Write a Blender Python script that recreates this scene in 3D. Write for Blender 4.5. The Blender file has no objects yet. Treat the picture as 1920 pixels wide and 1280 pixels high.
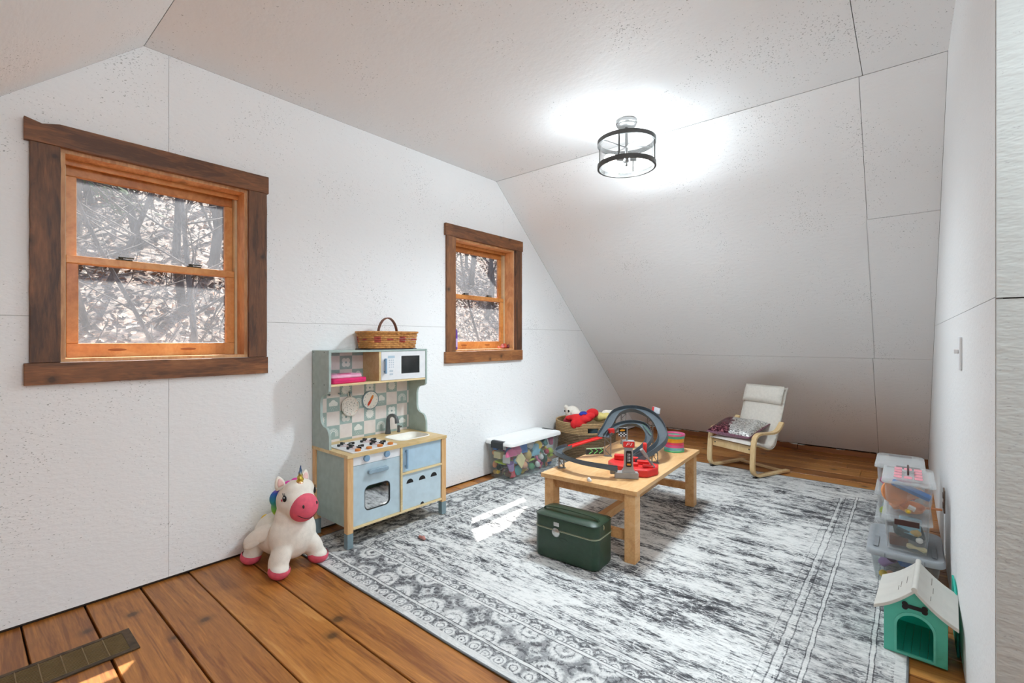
import bpy, bmesh, math, random
from mathutils import Vector, Matrix, noise as mnoise
random.seed(7)
PI = math.pi
SC = bpy.context.scene
COL = SC.collection

# ------------------------------------------------------------------ camera, world, sun, exposure
cam_d = bpy.data.cameras.new('camera')
cam = bpy.data.objects.new('camera', cam_d); COL.objects.link(cam)
cam.location = (0, 0, 1.15)
cam.rotation_euler = (PI/2, 0, math.radians(40.0))
cam_d.sensor_width = 36.0
cam_d.lens = 882.0/1920*36.0
cam_d.shift_y = -4.0/1920
cam_d.clip_start = 0.02
SC.camera = cam

SC.view_settings.view_transform = 'Standard'
SC.view_settings.look = 'None'
SC.view_settings.gamma = 1.0
SC.view_settings.use_curve_mapping = False
SC.view_settings.exposure = -0.20

SUN_DIR = Vector((0.75, -0.56, -1.40)).normalized()
world = bpy.data.worlds.new('world'); SC.world = world; world.use_nodes = True
wn = world.node_tree; wn.nodes.clear()
wo = wn.nodes.new('ShaderNodeOutputWorld'); wb = wn.nodes.new('ShaderNodeBackground'); ws = wn.nodes.new('ShaderNodeTexSky')
ws.sky_type = 'NISHITA'; ws.sun_disc = False
ws.sun_elevation = math.asin(-SUN_DIR.z); ws.sun_rotation = math.atan2(-SUN_DIR.x, -SUN_DIR.y)
ws.air_density = 1.0; ws.dust_density = 2.5; ws.ozone_density = 0.6
wn.links.new(ws.outputs[0], wb.inputs[0]); wn.links.new(wb.outputs[0], wo.inputs[0])
wb.inputs[1].default_value = 0.40

sun_d = bpy.data.lights.new('sun', 'SUN'); sun_d.energy = 19.0; sun_d.angle = math.radians(0.55); sun_d.color = (1.0, 0.96, 0.9)
sun = bpy.data.objects.new('sun', sun_d); COL.objects.link(sun)
sun.rotation_euler = SUN_DIR.to_track_quat('-Z', 'Y').to_euler()

back_fill_d = bpy.data.lights.new('back_fill_light', 'AREA'); back_fill_d.shape = 'RECTANGLE'; back_fill_d.size = 2.2; back_fill_d.size_y = 1.55; back_fill_d.energy = 60.0; back_fill_d.color = (0.80, 0.92, 1.0)
back_fill = bpy.data.objects.new('back_fill_light', back_fill_d); COL.objects.link(back_fill)     # fill light added outside the invented window behind the viewpoint
back_fill.location = (4.42, 0.2, 1.18); back_fill.rotation_euler = (0, PI/2, 0)
LAMP_COL = (0.80, 0.925, 1.0)
FILL_DOWN = 84.0       # added downward spot at each bulb, to brighten rug and slopes
SC.cycles.max_bounces = 10; SC.cycles.diffuse_bounces = 6; SC.cycles.glossy_bounces = 3; SC.cycles.transparent_max_bounces = 12
LAMP_W = 18.0          # each bulb of the ceiling light in view
ADDED_LAMP_W = 76.0         # each bulb of the added, unseen ceiling light behind the camera

# ------------------------------------------------------------------ material helpers
def lin(c):
    return tuple((x/12.92 if x <= 0.04045 else ((x+0.055)/1.055)**2.4) for x in (v/255.0 for v in c))
class G:
    def __init__(s, name):
        s.m = bpy.data.materials.new(name); s.m.use_nodes = True
        s.nt = s.m.node_tree; s.b = s.nt.nodes['Principled BSDF']; s.o = s.nt.nodes['Material Output']
    def n(s, typ, ins=None, **attr):
        nd = s.nt.nodes.new('ShaderNode'+typ)
        for k, v in attr.items(): setattr(nd, k, v)
        for k, v in (ins or {}).items(): s.put(nd.inputs[k], v)
        return nd
    def put(s, sock, v):
        if isinstance(v, bpy.types.NodeSocket): s.nt.links.new(v, sock)
        elif isinstance(v, bpy.types.Node): s.nt.links.new(v.outputs[0], sock)
        else:
            if isinstance(v, (tuple, list)) and len(v) == 3 and sock.type == 'RGBA': v = (*v, 1)
            sock.default_value = v
    def set(s, **k):
        for a, v in k.items(): s.put(s.b.inputs[a.replace('_', ' ')], v)
    def obj(s): return s.n('TexCoord').outputs['Object']
    def mapp(s, vec, scale=(1,1,1), loc=(0,0,0), rot=(0,0,0)):
        return s.n('Mapping', {'Vector': vec, 'Scale': scale, 'Location': loc, 'Rotation': rot}).outputs[0]
    def noise(s, vec, scale, detail=3, rough=0.55, dist=0.0):
        return s.n('TexNoise', {'Vector': vec, 'Scale': scale, 'Detail': detail, 'Roughness': rough, 'Distortion': dist}).outputs['Fac']
    def vor(s, vec, scale, feature='F1', out='Distance', rnd=1.0):
        return s.n('TexVoronoi', {'Vector': vec, 'Scale': scale, 'Randomness': rnd}, feature=feature).outputs[out]
    def ramp(s, fac, stops, interp='LINEAR'):
        r = s.n('ValToRGB', {'Fac': fac}); cr = r.color_ramp; cr.interpolation = interp
        while len(cr.elements) > len(stops): cr.elements.remove(cr.elements[-1])
        while len(cr.elements) < len(stops): cr.elements.new(1.0)
        for e, (p, c) in zip(cr.elements, stops):
            e.position = p; e.color = (c, c, c, 1) if isinstance(c, (int, float)) else (*c[:3], 1)
        return r.outputs[0]
    def math(s, op, a, b=0.0, c=None, clamp=False):
        d = {0: a, 1: b}
        if c is not None: d[2] = c
        return s.n('Math', d, operation=op, use_clamp=clamp).outputs[0]
    def mix(s, fac, a, b, blend='MIX'):
        nd = s.n('Mix', data_type='RGBA', blend_type=blend)
        s.put(nd.inputs[0], fac); s.put(nd.inputs[6], a); s.put(nd.inputs[7], b)
        return nd.outputs[2]
    def bump(s, h, strength=0.3, dist=0.01):
        s.put(s.b.inputs['Normal'], s.n('Bump', {'Height': h, 'Strength': strength, 'Distance': dist}))
    def rand(s): return s.n('ObjectInfo').outputs['Random']

_flat = {}
def flat(rgb, rough=0.5, metal=0.0, var=0.05, scale=25.0, bump=0.0, name=None, spec=0.5):
    """a plain painted / plastic / cloth surface: colour with a little procedural unevenness"""
    key = (rgb, rough, metal, var, scale, bump, spec)
    if key in _flat: return _flat[key]
    g = G(name or 'plain_%d_%d_%d' % rgb); c = lin(rgb)
    v = g.obj(); nz = g.noise(v, scale, 1)
    lo = tuple(x*(1-2*var) for x in c); hi = tuple(min(1, x*(1+var)) for x in c)
    g.set(Base_Color=g.ramp(nz, [(0.3, lo), (0.7, hi)]), Roughness=rough, Metallic=metal, Specular_IOR_Level=spec)
    if bump: g.bump(g.noise(v, scale*6, 3), bump, 0.004)
    _flat[key] = g.m
    return g.m

def clear_plastic(name, tint=(235, 238, 238), veil=0.16, rough=0.12):
    g = G(name)
    tr = g.n('BsdfTransparent', {'Color': (*lin(tint), 1)})
    nz = g.noise(g.obj(), 12, 3)
    g.set(Base_Color=lin((232, 234, 234)), Roughness=rough)
    fr = g.math('MULTIPLY', g.math('POWER', g.n('LayerWeight', {'Blend': 0.5}).outputs['Facing'], 4.0), 0.5)
    f = g.math('ADD', g.math('MULTIPLY', nz, veil*2.0), fr, clamp=True)
    f = g.math('MINIMUM', f, 0.55)
    mx = g.n('MixShader', {0: f, 1: tr, 2: g.b.outputs[0]})
    g.nt.links.new(mx.outputs[0], g.o.inputs[0])
    return g.m

# wall board (painted oriented-strand board)
def osb(name, rgb, speck=1.0, bump=0.35):
    g = G(name); v = g.obj(); c = lin(rgb)
    h1 = g.noise(g.mapp(v, (22, 30, 62), (1, 2, 3), (0.5, 0.35, 0.6)), 1.0, 2, 0.6)
    h = h1
    cl = g.noise(v, 3.0, 3)
    sp = g.noise(g.mapp(v, (120, 105, 230), (4, 1, 8), (0.15, 0.2, 0.3)), 1.0, 1, 0.5)
    f = g.math('ADD', sp, g.math('MULTIPLY', g.math('SUBTRACT', cl, 0.5), 0.45))
    sp = g.ramp(f, [(0.71, 0.0), (0.78, 0.55*speck)])
    tone = g.ramp(cl, [(0.3, tuple(x*0.98 for x in c)), (0.7, c)])
    g.set(Base_Color=g.mix(sp, tone, lin((96, 95, 93))), Roughness=0.62, Specular_IOR_Level=0.3)
    g.bump(h, bump, 0.006)
    return g.m
M_WALL = osb('white_painted_board', (246, 246, 246))
M_WALL2 = osb('white_painted_board_smooth', (234, 234, 234), 0.5, 0.2)
M_SHADEWALL = osb('shaded_grey_board', (164, 164, 160), 0.6, 0.3)  # wall end in weaker light: its shade is put into the grey
M_BACK = flat((60, 50, 42), 0.9, name='dark_framing')

def wood(name, dark, mid, light, grain=(1.2, 14, 14), knots=0.0, rough=0.45, plane='xy', ring=0.5, bump=0.15, knot_scale=3.0):
    g = G(name); v = g.obj()
    r = g.rand()
    off = g.n('CombineXYZ', {0: g.math('MULTIPLY', r, 37.0), 1: g.math('MULTIPLY', r, 19.0), 2: g.math('MULTIPLY', r, 11.0)}).outputs[0]
    v2 = g.n('VectorMath', {0: v, 1: off}, operation='ADD').outputs[0]
    vm = g.mapp(v2, grain)
    n1 = g.noise(vm, 1.6, 5, 0.6, 0.8)
    n2 = g.noise(g.mapp(v2, tuple(a*6 for a in grain)), 2.0, 3)
    w = g.math('SINE', g.math('MULTIPLY', n1, 42.0))
    f = g.math('ADD', g.math('MULTIPLY', n1, 0.75), g.math('MULTIPLY', w, 0.05*ring))
    f = g.math('ADD', f, g.math('MULTIPLY', g.math('SUBTRACT', n2, 0.5), 0.35))
    f = g.math('ADD', f, g.math('MULTIPLY', g.math('SUBTRACT', r, 0.5), 0.22))
    col = g.ramp(f, [(0.18, lin(dark)), (0.42, lin(mid)), (0.66, lin(light))])
    if knots:
        sv = g.n('SeparateXYZ', {0: v2})
        pv = g.n('CombineXYZ', {0: sv.outputs[{'xy': 0, 'yz': 1}[plane]], 1: sv.outputs[{'xy': 1, 'yz': 2}[plane]]}).outputs[0]
        kd = g.n('TexVoronoi', {'Vector': pv, 'Scale': knot_scale}, voronoi_dimensions='2D').outputs['Distance']
        kn = g.math('ADD', kd, g.math('MULTIPLY', g.math('SUBTRACT', g.noise(v2, 22, 2), 0.5), 0.06))
        k = g.ramp(kn, [(0.03, 1.0), (0.055, 0.45), (0.12, 0.0)])
        col = g.mix(g.math('MULTIPLY', k, knots), col, lin(tuple(int(x*0.42) for x in dark)))
    g.set(Base_Color=col, Roughness=rough)
    g.bump(g.math('ADD', n2, g.math('MULTIPLY', n1, 0.5)), bump, 0.003)
    return g.m
M_FLOOR = wood('floor_planks', (126, 72, 26), (178, 116, 52), (206, 152, 86), (0.8, 11, 11), 0.8, 0.36, ring=0.7, bump=0.12, knot_scale=2.6)
M_CASING = wood('stained_casing', (86, 50, 28), (140, 88, 50), (176, 118, 70), (6, 1.6, 11), 0.75, 0.5, knot_scale=4.0, plane='yz')
M_CASINGV = wood('stained_casing_upright', (74, 46, 30), (122, 78, 48), (158, 106, 66), (6, 11, 1.6), 0.75, 0.5, knot_scale=4.0, plane='yz')
M_SASH = wood('varnished_pine_sash', (178, 108, 50), (210, 142, 76), (228, 168, 104), (4, 4, 4), 0.0, 0.35)
M_JAMB = wood('pine_jamb', (184, 124, 76), (220, 166, 114), (238, 196, 150), (4, 8, 1.5), 0.6, 0.45)
M_TABLE = wood('birch_table', (190, 134, 80), (218, 168, 112), (230, 190, 138), (8, 1.6, 8), 0.0, 0.38, ring=0.4, bump=0.05)
M_BIRCH = wood('pale_birch', (206, 170, 118), (224, 194, 146), (234, 210, 168), (6, 6, 2), 0.0, 0.45, ring=0.4, bump=0.05)
M_PLY = wood('pine_ply', (206, 176, 124), (226, 202, 154), (236, 216, 176), (6, 1.5, 6), 0.0, 0.45, ring=0.4, bump=0.05)
M_POST = wood('pine_post', (206, 156, 102), (224, 182, 130), (234, 200, 154), (10, 10, 1.5), 0.0, 0.45, ring=0.5, bump=0.05)

def glass_dirty():
    g = G('dusty_window_glass')
    v = g.obj()
    d = g.noise(v, 6, 5, 0.65); d2 = g.noise(g.mapp(v, (60, 60, 60)), 3.0, 2)
    f = g.math('MULTIPLY', g.ramp(g.math('ADD', g.math('MULTIPLY', d, 0.7), g.math('MULTIPLY', d2, 0.3)), [(0.25, 0.4), (0.75, 1.0)]), 0.10)
    tr = g.n('BsdfTransparent', {'Color': (0.97, 0.98, 0.98, 1)})
    tl = g.n('BsdfTranslucent', {'Color': (0.8, 0.84, 0.9, 1)})
    gl = g.n('BsdfGlossy', {'Color': (1, 1, 1, 1), 'Roughness': 0.03})
    m1 = g.n('MixShader', {0: f, 1: tr, 2: tl})
    m2 = g.n('MixShader', {0: g.math('MULTIPLY', g.math('POWER', g.n('LayerWeight', {'Blend': 0.5}).outputs['Facing'], 5.0), 0.3), 1: m1.outputs[0], 2: gl.outputs[0]})
    g.nt.links.new(m2.outputs[0], g.o.inputs[0])
    return g.m
M_GLASS = glass_dirty()

def lampglass():
    g = G('clear_lamp_glass'); tr = g.n('BsdfTransparent', {'Color': (0.97, 0.97, 0.97, 1)}); gl = g.n('BsdfGlossy', {'Roughness': 0.05})
    f = g.math('ADD', 0.03, g.math('MULTIPLY', g.math('POWER', g.n('LayerWeight', {'Blend': 0.5}).outputs['Facing'], 4.0), 0.6))
    g.nt.links.new(g.n('MixShader', {0: f, 1: tr, 2: gl}).outputs[0], g.o.inputs[0]); return g.m
def M_emit(name, rgb, e):
    g = G(name); g.set(Base_Color=rgb, Emission_Color=rgb, Emission_Strength=e); return g.m

# ------------------------------------------------------------------ mesh helpers
def bm_new(): return bmesh.new()
def face(bm, vs):
    try: return bm.faces.new(vs)
    except ValueError: return None
def box(bm, x0, x1, y0, y1, z0, z1, M=None):
    c = [(x0,y0,z0),(x1,y0,z0),(x1,y1,z0),(x0,y1,z0),(x0,y0,z1),(x1,y0,z1),(x1,y1,z1),(x0,y1,z1)]
    v = [bm.verts.new((M @ Vector(p)) if M else p) for p in c]
    for f in ((3,2,1,0),(4,5,6,7),(0,1,5,4),(1,2,6,5),(2,3,7,6),(3,0,4,7)): face(bm, [v[i] for i in f])
    return bm
def loft(bm, rings, cap=True, close=True):
    R = [[bm.verts.new(p) for p in r] for r in rings]
    n = len(R[0])
    for a, b in zip(R, R[1:]):
        for i in range(n if close else n-1):
            j = (i+1) % n
            face(bm, [a[i], a[j], b[j], b[i]])
    if cap and close:
        face(bm, list(reversed(R[0]))); face(bm, R[-1])
    return R
def frame(d):
    d = d.normalized(); up = Vector((0,0,1)) if abs(d.z) < 0.95 else Vector((1,0,0))
    a = d.cross(up).normalized(); b = a.cross(d).normalized()
    return a, b
def tube(bm, pts, r, n=8, closed=False, rs=None):
    pts = [Vector(p) for p in pts]; rings = []
    m = len(pts); pa = None
    for i, p in enumerate(pts):
        if closed: t = pts[(i+1) % m]-pts[i-1]
        else: t = pts[min(i+1, m-1)]-pts[max(i-1, 0)]
        t.normalize()
        if pa is None: a, b = frame(t)
        else:
            a = (pa - t*pa.dot(t)).normalized(); b = a.cross(t)*-1
            b = t.cross(a)*-1
        pa = a
        b = t.cross(a)
        rr = rs[i] if rs else r
        rings.append([p + (a*math.cos(2*PI*k/n)+b*math.sin(2*PI*k/n))*rr for k in range(n)])
    if closed:
        R = [[bm.verts.new(p) for p in q] for q in rings]
        for i in range(m):
            A, B = R[i], R[(i+1) % m]
            for k in range(n): face(bm, [A[k], A[(k+1) % n], B[(k+1) % n], B[k]])
    else: loft(bm, rings)
    return bm
def cyl(bm, p0, p1, r0, r1=None, n=20):
    return tube(bm, [p0, p1], r0, n, rs=[r0, r0 if r1 is None else r1])
def lathe(bm, prof, n=32, c=(0,0,0), cap=True):
    loft(bm, [[(c[0]+r*math.cos(2*PI*k/n), c[1]+r*math.sin(2*PI*k/n), c[2]+z) for k in range(n)] for r, z in prof], cap=cap)
    return bm
def rrect(w, h, r, n=5, cx=0, cy=0):
    pts = []
    for sx, sy, a0 in ((1,1,0),(-1,1,PI/2),(-1,-1,PI),(1,-1,1.5*PI)):
        for k in range(n+1):
            a = a0+k*PI/2/n
            pts.append((cx+sx*(w/2-r)+r*math.cos(a), cy+sy*(h/2-r)+r*math.sin(a)))
    return pts
def rstack(bm, levels, cap=True):
    """levels: (z, w, h, r) rounded rectangles lofted upward"""
    loft(bm, [[(x, y, z) for x, y in rrect(w, h, r)] for z, w, h, r in levels], cap=cap)
    return bm
def prism(bm, poly, t0, t1, to=lambda a, b, t: (a, b, t)):
    loft(bm, [[to(a, b, t0) for a, b in poly], [to(a, b, t1) for a, b in poly]])
    return bm
def ell(bm, c, r, seg=20, ring=12, M=None):
    mt = Matrix.Translation(c) @ (M or Matrix()) @ Matrix.Diagonal((*r, 1))
    bmesh.ops.create_uvsphere(bm, u_segments=seg, v_segments=ring, radius=1.0, matrix=mt)
    return bm
def panel_hole(bm, outer, hole, t0, t1, to):
    """a plate with one hole: outer and hole have the same number of points, in step"""
    a0 = [bm.verts.new(to(x, y, t0)) for x, y in outer]; b0 = [bm.verts.new(to(x, y, t0)) for x, y in hole]
    a1 = [bm.verts.new(to(x, y, t1)) for x, y in outer]; b1 = [bm.verts.new(to(x, y, t1)) for x, y in hole]
    n = len(outer)
    for i in range(n):
        j = (i+1) % n
        face(bm, [a0[j], a0[i], b0[i], b0[j]]); face(bm, [a1[i], a1[j], b1[j], b1[i]])
        face(bm, [a0[i], a0[j], a1[j], a1[i]]); face(bm, [b0[j], b0[i], b1[i], b1[j]])
    return bm
def rect_ring(x0, x1, y0, y1, n):
    """n*4 points round a rectangle starting at +x+y corner going counter-clockwise, in step with rrect(n-1)"""
    pts = []
    for (ax, ay) in ((x1,y1),(x0,y1),(x0,y0),(x1,y0)): pts += [(ax, ay)]*1
    return pts
def obj(name, bm, mat, parent=None, smooth=False, bevel=0.0, seg=2, sub=0, loc=None, rot=None, recalc=True):
    if recalc: bmesh.ops.recalc_face_normals(bm, faces=bm.faces)
    me = bpy.data.meshes.new(name); bm.to_mesh(me); bm.free()
    for m in (mat if isinstance(mat, (list, tuple)) else [mat]): me.materials.append(m)
    o = bpy.data.objects.new(name, me); COL.objects.link(o)
    if smooth:
        me.polygons.foreach_set('use_smooth', [True]*len(me.polygons))
        if smooth == 'auto': me.set_sharp_from_angle(angle=math.radians(40))
    if bevel:
        b = o.modifiers.new('bevel', 'BEVEL'); b.width = bevel; b.segments = seg; b.limit_method = 'ANGLE'; b.angle_limit = math.radians(50)
    if sub:
        s = o.modifiers.new('sub', 'SUBSURF'); s.levels = sub; s.render_levels = sub
    if loc: o.location = loc
    if rot: o.rotation_euler = rot
    if parent: o.parent = parent
    return o
def tag(o, label, cat, group=None, kind=None):
    o['label'] = label; o['category'] = cat
    if group: o['group'] = group
    if kind: o['kind'] = kind
    return o
def thing(name, label, cat, loc=(0,0,0), rz=0.0, group=None, rot=None):
    o = bpy.data.objects.new(name, None); COL.objects.link(o); o.empty_display_size = 0.05
    o.location = loc; o.rotation_euler = rot or (0, 0, rz)
    return tag(o, label, cat, group)
def struct(o, label=None):
    o['kind'] = 'structure'
    if label: o['label'] = label
    return o
def B(name, mat, parent, *a, bevel=0.0, **k):
    return obj(name, box(bm_new(), *a), mat, parent, bevel=bevel, **k)
def text_mesh(name, s, size, mat, parent, M, depth=0.0006, shear=0.0):
    cu = bpy.data.curves.new('t', 'FONT'); cu.body = s; cu.size = size; cu.extrude = depth; cu.align_x = 'CENTER'; cu.align_y = 'CENTER'; cu.shear = shear
    cu.resolution_u = 2
    to = bpy.data.objects.new('t', cu); COL.objects.link(to)
    me = bpy.data.meshes.new_from_object(to); bpy.data.objects.remove(to)
    me.transform(M); me.name = name; me.materials.clear(); me.materials.append(mat)
    o = bpy.data.objects.new(name, me); COL.objects.link(o); o.parent = parent
    return o
def dup(root, **kw):
    def cp(o, par):
        c = o.copy(); COL.objects.link(c); c.parent = par
        for ch in list(o.children): cp(ch, c)
        return c
    r = cp(root, None)
    for k, v in kw.items():
        if k == 'loc': r.location = v
        elif k == 'rz': r.rotation_euler.z = v
        else: r[k] = v
    return r
def catmull(pts, n=8, closed=False):
    P = [Vector(p) for p in pts]; out = []; m = len(P)
    for i in range(m if closed else m-1):
        if closed: a, b, c, d = P[i-1], P[i], P[(i+1) % m], P[(i+2) % m]
        else: a, b, c, d = P[max(i-1, 0)], P[i], P[i+1], P[min(i+2, m-1)]
        for k in range(n):
            t = k/n
            out.append(0.5*((2*b)+(c-a)*t+(2*a-5*b+4*c-d)*t*t+(3*b-a-3*c+d)*t**3))
    if not closed: out.append(P[-1].copy())
    return out

# ------------------------------------------------------------------ the room
XL, XR, XB = -2.71, 0.15, 4.2          # gable wall, partition, gable behind the camera
ZC = 2.51                              # flat ceiling
YA, YB = 0.574, 3.02                   # edges of the flat ceiling
YN, YF = -2.176, 5.77                   # foot of the two slopes
def slope_far(z): return YB + (ZC-z)*(YF-YB)/ZC
def slope_near(z): return YA - (ZC-z)*(YA-YN)/ZC
WIN = [(0.185, 1.122), (2.42, 3.358)]  # outer edges of the window casings
WZ0, WZ1 = 0.965, 2.04
OPEN = [(a+0.107, b-0.1, 1.055, 1.95) for a, b in WIN]

def clip(poly, f):
    out = []
    for i in range(len(poly)):
        p, q = poly[i], poly[(i+1) % len(poly)]; a, b = f(p), f(q)
        if a >= -1e-9: out.append(p)
        if (a > 1e-9 and b < -1e-9) or (a < -1e-9 and b > 1e-9):
            t = a/(a-b); out.append((p[0]+(q[0]-p[0])*t, p[1]+(q[1]-p[1])*t))
    return out
def gable_piece(y0, y1, z0, z1, holes, x0, x1, gap=0.001):
    """board between y0..y1, z0..z1, clipped by the two roof slopes, with window holes cut out"""
    y0 += gap; y1 -= gap; z0 += gap; z1 -= gap
    ys = sorted({y0, y1, *[v for h in holes for v in h[:2] if y0 < v < y1]})
    zs = sorted({z0, z1, *[v for h in holes for v in h[2:] if z0 < v < z1]})
    bm = bm_new()
    for a, b in zip(ys, ys[1:]):
        for c, d in zip(zs, zs[1:]):
            my, mz = (a+b)/2, (c+d)/2
            if any(h[0] < my < h[1] and h[2] < mz < h[3] for h in holes): continue
            poly = [(a,c),(b,c),(b,d),(a,d)]
            poly = clip(poly, lambda p: (slope_far(p[1])-p[0])); poly = clip(poly, lambda p: (p[0]-slope_near(p[1])))
            if len(poly) < 3: continue
            face(bm, [bm.verts.new((x1, y, z)) for y, z in poly])
    bmesh.ops.remove_doubles(bm, verts=bm.verts, dist=1e-5)
    ex = bmesh.ops.extrude_face_region(bm, geom=bm.faces[:])
    for v in [g for g in ex['geom'] if isinstance(g, bmesh.types.BMVert)]: v.co.x = x0
    return bm

# gable wall in view
wl = struct(obj('wall_left', gable_piece(-3, 7, 0, ZC+0.01, OPEN, XL-0.17, XL-0.013, 0), M_BACK), 'white painted board gable wall with two windows')
for (y0, y1, z0, z1) in [(-3, 0.67, 0.012, 1.245), (0.67, 1.89, 0.012, 1.245), (1.89, 4.33, 0.012, 1.245), (4.33, 7, 0.012, 1.245),
                         (-3, 0.67, 1.245, ZC), (0.67, 3.11, 1.245, ZC), (3.11, 7, 1.245, ZC)]:
    obj('wall_panel', gable_piece(y0, y1, z0, z1, OPEN, XL-0.012, XL, 0.0007), M_WALL, wl)
# gable behind the camera
OPENB = [(-0.9, 1.3, 0.4, 1.95)]  # opening for the added window
wbk = struct(obj('wall_back', gable_piece(-3, 1.6, 0, ZC+0.01, OPENB, XB, XB+0.17, 0), M_WALL2), 'white gable wall behind the viewpoint')

# sloped ceiling walls
def slope_panel(fn, x0, x1, z0, z1, t, gap=0.0012, out=1):
    bm = bm_new(); nrm = Vector((0, out*ZC, (YF-YB))).normalized()
    x0 += gap; x1 -= gap
    a = [Vector((x0, fn(z0+gap), z0+gap)), Vector((x1, fn(z0+gap), z0+gap)), Vector((x1, fn(z1-gap), z1-gap)), Vector((x0, fn(z1-gap), z1-gap))]
    loft(bm, [a, [p+nrm*t for p in a]])
    return bm
def off(fn, d): return lambda z: fn(z)+d
wf = struct(obj('wall_far', slope_panel(off(slope_far, 0.022), XL-0.17, XR+0.1, -0.05, ZC+0.03, 0.12, 0), M_BACK), 'white sloped far wall of painted board')
for (x0, x1, z0, z1) in [(XL, -0.19, 1.0, ZC), (XL, -0.205, 0.062, 1.0), (-0.19, XR, 1.9, ZC), (-0.197, XR, 1.0, 1.9), (-0.205, XR, 0.055, 1.0)]:
    obj('wall_panel', slope_panel(slope_far, x0, x1, z0, z1, 0.012), M_WALL, wf)
wnr = struct(obj('wall_near', slope_panel(off(slope_near, -0.022), XL-0.17, XB+0.2, -0.05, ZC+0.03, 0.12, 0, -1), M_BACK), 'white sloped near wall of painted board')
for (x0, x1) in [(XL, -0.19), (-0.19, 2.25), (2.25, XB)]:
    obj('wall_panel', slope_panel(slope_near, x0, x1, 0.01, ZC, 0.012, out=-1), M_WALL, wnr)
ceil = struct(B('ceiling', M_BACK, None, XL-0.17, XB+0.2, YA-0.03, YB+0.03, ZC+0.013, ZC+0.1), 'flat white painted board ceiling strip')
for (x0, x1) in [(XL, -0.176), (-0.173, 2.25), (2.252, XB)]:
    B('ceiling_panel', M_WALL, ceil, x0, x1, YA+0.0015, YB-0.0015, ZC, ZC+0.012)

# partition on the right, ending in a face towards the viewpoint, its shade coloured grey
WE = 1.485
def rw_poly(y0, y1, z0, z1): return clip(clip([(y0,z0),(y1,z0),(y1,z1),(y0,z1)], lambda p: slope_far(p[1])-p[0]-0.0005), lambda p: ZC-p[1])
wr = struct(obj('wall_right', prism(bm_new(), rw_poly(WE+0.012, 6, 0, 3), XR+0.012, XR+0.12, lambda a, b, t: (t, a, b)), M_BACK), 'white partition wall on the right')
for (y0, y1, z0, z1) in [(WE, 6, 0.006, 1.242), (WE, 6, 1.244, 3)]:
    obj('wall_panel', prism(bm_new(), rw_poly(y0, y1, z0, z1), XR, XR+0.012, lambda a, b, t: (t, a, b)), M_WALL2, wr)
ws_ = struct(B('wall_side', M_BACK, None, XR+0.013, XB, WE+0.013, WE+0.12, 0, ZC), 'board wall end beside the viewpoint, its shade coloured grey')
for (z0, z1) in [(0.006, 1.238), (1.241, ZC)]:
    B('wall_panel', M_SHADEWALL, ws_, XR+0.0006, XB, WE-0.0125, WE-0.0005, z0, z1)

# house roof outside, with a rake overhang beyond the gable
ROOF_T = 0.16
OV = 0.35
YC = (YA+YB)/2
PITCH = ZC/(YF-YB)
def roof_half(sgn):
    """underside runs parallel to the inner slope, a rafter's depth outside it"""
    bm = bm_new(); zr = ZC+(YB+0.14-YC)*PITCH
    e = 4.9
    a = [(YC, zr), (YC+sgn*e, zr-e*PITCH), (YC+sgn*e, zr-e*PITCH+ROOF_T), (YC, zr+ROOF_T)]
    prism(bm, a, XL-0.14-OV, XB+0.5, lambda p, q, t: (t, p, q))
    return bm
rf = struct(obj('roof', roof_half(1), flat((70, 66, 62), 0.9, name='roof_shingle')), 'grey house roof overhanging the gable')
obj('roof_slope', roof_half(-1), flat((70, 66, 62), 0.9), rf)

# floor: wide pine planks along x, each a board of its own
fl = struct(B('floor', flat((38, 26, 18), 0.9, name='subfloor'), None, XL-0.17, XB+0.2, YN-0.3, YF+0.3, -0.08, -0.027), 'wide pine plank floor')
ys = [-0.011, 0.179, 0.370, 0.564, 0.753, 0.996, 1.205, 1.41]
while ys[-1] < YF+0.2: ys.append(ys[-1]+random.choice([0.2, 0.22, 0.235, 0.25]))
while ys[0] > YN-0.1: ys.insert(0, ys[0]-random.choice([0.2, 0.22, 0.24]))
for i, (a, b) in enumerate(zip(ys, ys[1:])):
    cuts = [XL-0.01, XB+0.05]
    if b > 1.3: cuts = [XL-0.01, random.uniform(-1.9, 0.0), XB+0.05]
    for c, d in zip(cuts, cuts[1:]):
        bm = bm_new(); n = 26; wob = random.uniform(0, 50)
        g0, g1 = random.uniform(0.0008, 0.003), random.uniform(0.0008, 0.003)
        ra, rb = [], []
        for k in range(n+1):
            x = c+0.0015+(d-c-0.003)*k/n
            ra.append((x, a+g0+0.0025*(0.5+0.5*mnoise.noise((x*2.2, wob, 0)))))
            rb.append((x, b-g1-0.0025*(0.5+0.5*mnoise.noise((x*2.2, wob+9, 0)))))
        poly = ra + rb[::-1]
        R = [[bm.verts.new((x, y, z)) for x, y in poly] for z in (-0.025, -0.003)]
        m = len(poly); top = []
        for q, (x, y) in enumerate(poly):
            s = 0.002 if q <= n else -0.002
            top.append(bm.verts.new((x, y+s, 0.0)))
        R.append(top)
        for A, Bq in zip(R, R[1:]):
            for q in range(m): face(bm, [A[q], A[(q+1) % m], Bq[(q+1) % m], Bq[q]])
        for q in range(n): face(bm, [top[q], top[q+1], top[m-2-q], top[m-1-q]])
        o = obj('plank', bm, M_FLOOR, fl)
        # plank tops sit level with z = 0

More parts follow.
